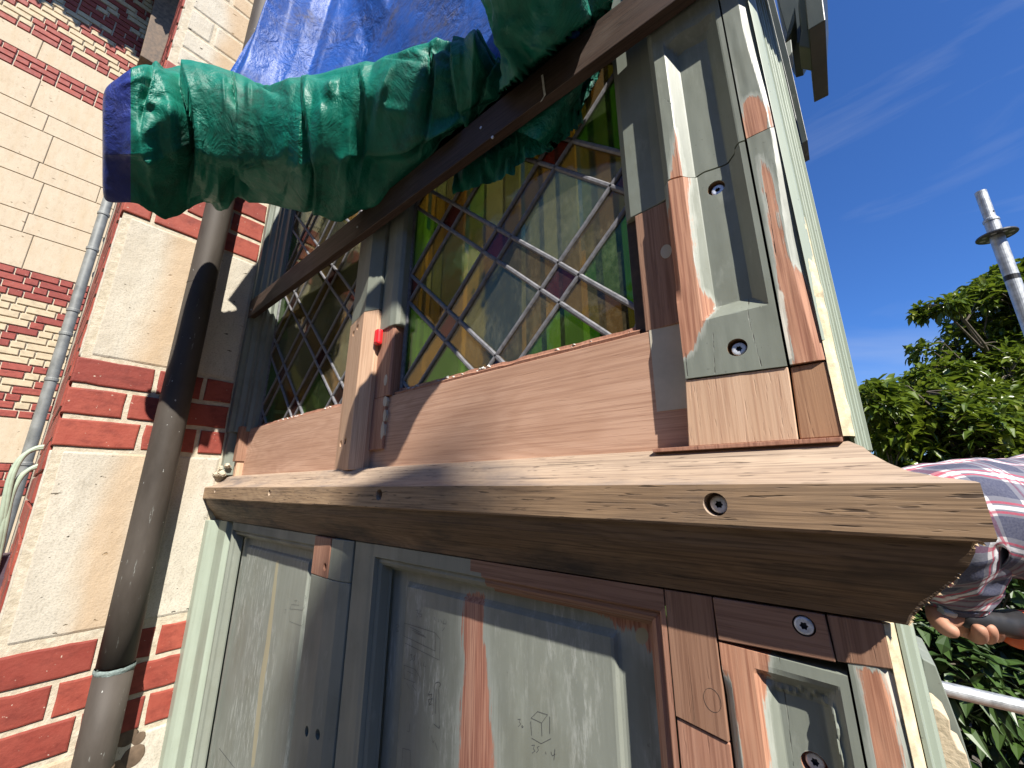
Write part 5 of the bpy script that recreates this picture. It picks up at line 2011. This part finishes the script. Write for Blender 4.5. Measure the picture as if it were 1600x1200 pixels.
def loft(path, radii, seg=40, wr=.0, uvs_=None, flat=None, seed=0):
    """cloth tube with folds round a limb"""
    path = [Vector(p) for p in path]
    P_, uv_ = [], []
    N_ = 26 * (len(path) - 1)
    prev = None
    L = 0
    lastc = None
    for i in range(N_ + 1):
        s_ = i / N_ * (len(path) - 1)
        a_ = min(int(s_), len(path) - 2)
        u_ = s_ - a_
        p0, p1, p2, p3 = path[max(0, a_ - 1)], path[a_], path[a_ + 1], path[min(len(path) - 1, a_ + 2)]
        c = .5 * ((2 * p1) + (p2 - p0) * u_ + (2 * p0 - 5 * p1 + 4 * p2 - p3) * u_ ** 2 + (3 * p1 - p0 - 3 * p2 + p3) * u_ ** 3)
        tan = .5 * ((p2 - p0) + 2 * (2 * p0 - 5 * p1 + 4 * p2 - p3) * u_ + 3 * (3 * p1 - p0 - 3 * p2 + p3) * u_ ** 2)
        tan.normalize()
        r_ = radii[a_] * (1 - u_) + radii[a_ + 1] * u_
        if prev is None:
            nx_ = tan.cross(Vector((0, 0, 1))).normalized()
        else:
            nx_ = (prev - tan * prev.dot(tan)).normalized()
        prev = nx_
        ny_ = tan.cross(nx_)
        if lastc is not None:
            L += (c - lastc).length
        lastc = c
        row = []
        for j in range(seg + 1):
            an = 2 * math.pi * j / seg
            rr = r_ * (1 + wr * (ridge(nz(s_ * 1.7 + seed, 1.4 * math.cos(an), 1.4 * math.sin(an))) * .8 + .5 * nz(s_ * 5, 2 * math.cos(an), 2 * math.sin(an) + seed)))
            fx = flat[0] if flat else 1
            row.append(c + nx_ * math.cos(an) * rr * fx + ny_ * math.sin(an) * rr)
            uv_.append((L + .02 * nz(s_ * 2, an), an / (2 * math.pi) * 1.35 * (r_ / .2)))
        P_.append(row)
    mb = MB(); mb.grid(P_)
    return mb, uv_

EL2 = EL + Vector((-.02, -.02, .0))
mb, uv_ = loft([SH + Vector((.30, .28, .02)), SH + Vector((.05, .04, .02)), SH.lerp(EL, .55) + Vector((0, 0, -.005)), EL2, EL.lerp(WR, .45), EL.lerp(WR, .86)],
               [.26, .235, .205, .175, .145, .105], 48, .10, seed=3)
build('shirt_sleeve', mb, 'plaid', worker, smooth=True, uv=uv_, fix=False)
mb, uv_ = loft([EL.lerp(WR, .80), EL.lerp(WR, .88), EL.lerp(WR, .98)], [.098, .108, .094], 40, .05, seed=8)
build('shirt_cuff', mb, 'plaid', worker, smooth=True, uv=uv_, fix=False)
mb, uv_ = loft([(1.285, 3.45, -1.75), (1.25, 3.40, -1.2), (1.22, 3.34, -.5), (1.22, 3.33, -.12), (1.21, 3.30, .06)], [.42, .40, .47, .40, .16], 48, .05, flat=(.78,), seed=5)
build('shirt_body', mb, 'plaid', worker, smooth=True, uv=uv_, fix=False)
mb, uv_ = loft([(1.45, 3.52, -.10), (1.62, 3.64, -.14), (1.74, 3.70, -.80), (1.62, 3.45, -1.0)], [.24, .23, .17, .13], 40, .08, seed=6)
build('shirt_sleeve', mb, 'plaid', worker, smooth=True, uv=uv_, fix=False)
for h_, k2, a2 in (('hipA', 'knA', 'anA'), ('hipB', 'knB', 'anB')):
    mb, uv_ = loft([Vector(joints[h_][0]) + Vector((0, 0, .2)), joints[h_][0], joints[k2][0], joints[a2][0]], [.31, .30, .21, .18], 32, .05, seed=9)
    build('trouser_leg', mb, 'denim', worker, smooth=True, uv=uv_, fix=False)
    d_ = Vector(joints['to' + h_[-1]][0])
    a_ = Vector(joints[a2][0])
    mb, uv_ = loft([a_ + Vector((.06, .08, .02)), a_ + Vector((0, 0, -.02)), d_, d_ + (d_ - a_) * .35], [.09, .13, .11, .05], 24, 0)
    build('boot', mb, 'tool_black', worker, smooth=True, uv=uv_, fix=False)
# the tool in the hand
tool = thing('power_tool', tuple(hp(1545, 980, 1.14)), 'black and orange hand-held power tool gripped below the ledge end', 'power tool')
mb = MB()
mb.tube([hp(1500, 962, 1.13), hp(1512, 965, 1.13), hp(1560, 973, 1.145), hp(1590, 976, 1.155)], [.030, .036, .040, .05], 20)
build('grip', mb, 'tool_black', tool, smooth=True)
mb = MB()
mb.tube([hp(1578, 982, 1.15), hp(1586, 983, 1.155), hp(1620, 988, 1.17), hp(1700, 996, 1.20), hp(1720, 998, 1.21)], [.03, .062, .07, .065, .04], 20)
build('housing', mb, 'orange', tool, smooth=True)
mb = MB()
mb.tube([hp(1488, 958, 1.128), hp(1470, 955, 1.125)], [.016, .012], 12)
build('bit', mb, 'galv', tool)

# ================================================================== garden
LV = random.Random(21)
def foliage(clusters, size, n_leaf, rng, droop=.25):
    """numpy build of whorled leaf clusters: [(centre, axis)] -> verts, faces, rnd attr"""
    V_, Fq, R_ = [], [], []
    for (c, ax_) in clusters:
        ax_ = ax_.normalized()
        s0 = ax_.cross(Vector((.3, .2, 1))).normalized()
        t0_ = ax_.cross(s0)
        base_r = rng.random()
        for l in range(n_leaf):
            a_ = 2 * math.pi * (l / n_leaf) + rng.uniform(-.5, .5)
            el = rng.uniform(-.25, .9)
            d = ((s0 * math.cos(a_) + t0_ * math.sin(a_)) * math.cos(el) + ax_ * math.sin(el))
            d.z -= rng.uniform(0, droop)
            d.normalize()
            L = size * rng.uniform(.65, 1.2)
            sd = d.cross(Vector((rng.uniform(-.5, .5), rng.uniform(-.5, .5), 1))).normalized()
            n_ = sd.cross(d)
            b = c + d * L * .12 + Vector((rng.uniform(-1, 1), rng.uniform(-1, 1), rng.uniform(-1, 1))) * size * .28
            w_ = L * rng.uniform(.17, .24)
            o = len(V_)
            tip = b + d * L - n_ * L * .12 - Vector((0, 0, L * .10))
            V_ += [b, b + d * L * .36 + sd * w_ + n_ * w_ * .28, b + d * L * .42, b + d * L * .36 - sd * w_ + n_ * w_ * .28,
                   b + d * L * .72 + sd * w_ * .72 + n_ * w_ * .12 - n_ * L * .04, b + d * L * .72 - sd * w_ * .72 + n_ * w_ * .12 - n_ * L * .04, tip]
            Fq += [(o, o + 1, o + 2), (o, o + 2, o + 3), (o + 1, o + 4, o + 6, o + 2), (o + 3, o + 2, o + 6, o + 5)]
            rv = c01(base_r * .6 + rng.random() * .5)
            R_ += [rv] * 7
    return V_, Fq, R_

def tree(name, label, base, fork, blobs, n_cl, size, n_leaf, mat, seed, twig=.5, trunk_r=.16, group='garden trees'):
    rng = random.Random(seed)
    t = thing(name, tuple(base), label, 'tree' if 'tree' in name else 'shrub', group)
    cl = []
    wsum = sum(b[2] for b in blobs)
    for (c, rad, wgt) in blobs:
        for i in range(int(n_cl * wgt / wsum)):
            while True:
                p = Vector((rng.uniform(-1, 1), rng.uniform(-1, 1), rng.uniform(-1, 1)))
                if p.length < 1:
                    break
            p = p.normalized() * (p.length ** .45)
            q = Vector((c[0] + p.x * rad[0], c[1] + p.y * rad[1], c[2] + p.z * rad[2]))
            if mnoise.noise(q * 1.1 + Vector((seed, 0, 0))) < -.16:
                continue
            axx = Vector((p.x, p.y, p.z + .5)) + Vector((rng.uniform(-.4, .4), rng.uniform(-.4, .4), rng.uniform(-.2, .4)))
            cl.append((q, axx))
    V_, Fq, R_ = foliage(cl, size, n_leaf, rng)
    mb = MB(); mb.v = [tuple(v) for v in V_]; mb.f = Fq; mb.mi = [0] * len(Fq)
    build('crown', mb, mat, t, attrs={'rnd': R_}, fix=False)['kind'] = 'stuff'
    tm = MB()
    base = Vector(base); fork = Vector(fork)
    tm.tube([base, base.lerp(fork, .5) + Vector((.05, .03, 0)), fork], [trunk_r * 1.35, trunk_r * 1.1, trunk_r], 14)
    limbs = []
    for (c, rad, wgt) in blobs:
        for i in range(3):
            e_ = Vector(c) + Vector((rng.uniform(-.6, .6) * rad[0], rng.uniform(-.6, .6) * rad[1], rng.uniform(-.2, .75) * rad[2]))
            m1 = fork.lerp(e_, .4) + Vector((rng.uniform(-.2, .2), rng.uniform(-.2, .2), .15))
            m2_ = fork.lerp(e_, .75) + Vector((rng.uniform(-.1, .1), rng.uniform(-.1, .1), .08))
            tm.tube([fork, m1, m2_, e_], [trunk_r * .55, trunk_r * .36, trunk_r * .22, trunk_r * .08], 8)
            limbs += [m1, m2_, e_, m2_.lerp(e_, .5), m1.lerp(m2_, .5)]
    for (q, axx) in cl[::max(1, int(1 / twig))]:
        lp_ = min(limbs, key=lambda b: (b - q).length_squared)
        if (lp_ - q).length < 2.4:
            tm.tube([lp_, lp_.lerp(q, .5) + Vector((0, 0, .05)), q], [trunk_r * .10, trunk_r * .07, trunk_r * .04], 5, cap=False)
    build('trunk', tm, 'bark', t, fix=False)
    return t

def blob(px, py, dep, rx, ry, rz, w_=1.0):
    return (atD(px, py, dep), (rx, ry, rz), w_)

g1 = atD(1640, 700, 8.0)
tree('magnolia_tree', 'sunlit glossy-leaved green tree right behind the end of the ledge', (g1.x, g1.y, GZ), (g1.x, g1.y, -1.6),
     [blob(1385, 650, 7.6, .55, 1.0, .62, 1.1), blob(1430, 640, 7.8, .7, 1.0, .6, .9), blob(1480, 690, 7.4, 1.0, 1.3, 1.0, 1.5), blob(1580, 700, 7.6, 1.3, 1.4, 1.15, 2.0), blob(1700, 690, 7.8, 1.6, 1.5, 1.5, 1.6),
      blob(1440, 790, 7.2, .9, 1.2, .8, 1.2), blob(1560, 820, 7.0, 1.3, 1.2, 1.0, 1.5), blob(1850, 640, 8.0, 2.0, 1.8, 2.0, 1.2)], 2900, .25, 8, 'leaf', 3)
g2_ = atD(1640, 560, 10.5)
tree('magnolia_tree', 'taller loose green tree rising behind the scaffold pole', (g2_.x, g2_.y, GZ), (g2_.x - .2, g2_.y, .3),
     [blob(1560, 485, 10.0, .9, .9, .8, 1.3), blob(1590, 560, 10.0, 1.4, 1.2, 1.0, 1.8), blob(1535, 600, 9.6, 1.3, 1.0, .8, 1.3), blob(1600, 440, 10.2, .7, .7, .6, .7), blob(1470, 605, 9.4, .9, .8, .55, .9), blob(1545, 540, 9.8, .9, .8, .7, .9), blob(1465, 480, 9.8, .42, .4, .16, .28), blob(1500, 590, 9.8, .8, .7, .45, .6),
      blob(1468, 545, 9.8, .55, .5, .22, .35), blob(1640, 470, 10.2, 1.1, 1.1, 1.1, 1.5), blob(1720, 520, 10.5, 1.6, 1.4, 1.6, 1.4)], 2900, .24, 7, 'leaf', 8, trunk_r=.14)
g3 = atD(1520, 1000, 6.2)
tree('laurel_shrub', 'dark glossy shrub in the shade below the worker', (g3.x, g3.y + .5, GZ), (g3.x, g3.y + .5, -4.2),
     [blob(1500, 960, 6.0, 1.0, .9, .75, 1.3), blob(1460, 1030, 5.6, .9, .8, .6, 1.2), blob(1600, 980, 6.2, 1.2, 1.0, .9, 1.3), blob(1560, 1090, 6.0, 1.5, 1.0, .8, 1.2), blob(1520, 1190, 5.8, 1.6, 1.1, .9, 1.2), blob(1700, 1050, 6.4, 1.3, 1.2, 1.4, 1.0)], 900, .30, 8, 'leaf_dark', 5)
for i, (px, py, dep, lab) in enumerate(((1500, 820, 13, 'dense dark evergreen filling the gap behind the sunlit tree'), (1720, 760, 14, 'dense dark evergreen at the far right behind the sunlit tree'), (1330, 850, 15, 'dense dark evergreen directly behind the bay corner'))):
    c = atD(px, py, dep)
    tree('evergreen_tree', lab, (c.x, c.y, GZ), (c.x, c.y, -3),
         [(c, (3.0, 2.2, 1.9), 1.5), (c + Vector((0, 0, -2.8)), (3.0, 2.2, 2.2), 1.2)], 700, .42, 8, 'leaf_dark', 30 + i, trunk_r=.2)

# unseen pole added behind the viewer to throw a soft shadow on the lower panels
tip = Vector((-1.74, 1.06, -.42)) + Vector(SUN) * 27
up_ = thing('shadow_pole', (tip.x, tip.y, GZ), 'unseen timber pole added behind the viewer to shade the lower panels', 'shadow pole')
mb = MB(); mb.tube([(tip.x, tip.y, z) for z in (GZ, GZ + 8, tip.z - 3, tip.z - .06)], [.38, .36, .33, .31], 20)
build('shaft', mb, 'bark', up_, smooth=True)
mb = MB(); mb.tube([(tip.x, tip.y, tip.z - .059), (tip.x, tip.y, tip.z + .04)], [.33, .2], 20)
build('cap', mb, 'galv', up_)

# unseen clipped hedges added behind and beside the viewer to cut the sky light
M['blocker'] = simple('blocker_leaf', (.035, .055, .018), .9, nscale=14, namt=.6, bump=1.0)
for (a_, b_, lab) in (((-16, -24), (34, -24), 'tall clipped hedge added unseen behind the viewer to cut the sky light'), ((36, -23), (36, 6), 'tall clipped hedge added unseen on the right to cut the sky light')):
    A, B = Vector((*a_, GZ)), Vector((*b_, GZ))
    dr = (B - A).normalized(); nn = Vector((-dr.y, dr.x, 0))
    L = (B - A).length
    prf = [(1.2, 0), (1.4, 6), (1.3, 13), (1.1, 19), (.6, 20.5), (-.6, 20.5), (-1.1, 19), (-1.3, 13), (-1.4, 6), (-1.2, 0)]
    P = []
    for i in range(81):
        q = A + dr * (L * i / 80)
        P.append([q + nn * (w_ + .35 * nz(i * .9, h_ * .5, 2)) + Vector((0, 0, h_ + .5 * nz(i * .6, w_, 5) * (h_ > 0))) for w_, h_ in prf])
    mb = MB(); mb.grid(P)
    mb.add(P[0], [tuple(range(10))]); mb.add(P[-1], [tuple(reversed(range(10)))])
    tag(build('blocker', mb, 'blocker', None), lab, 'blocker')
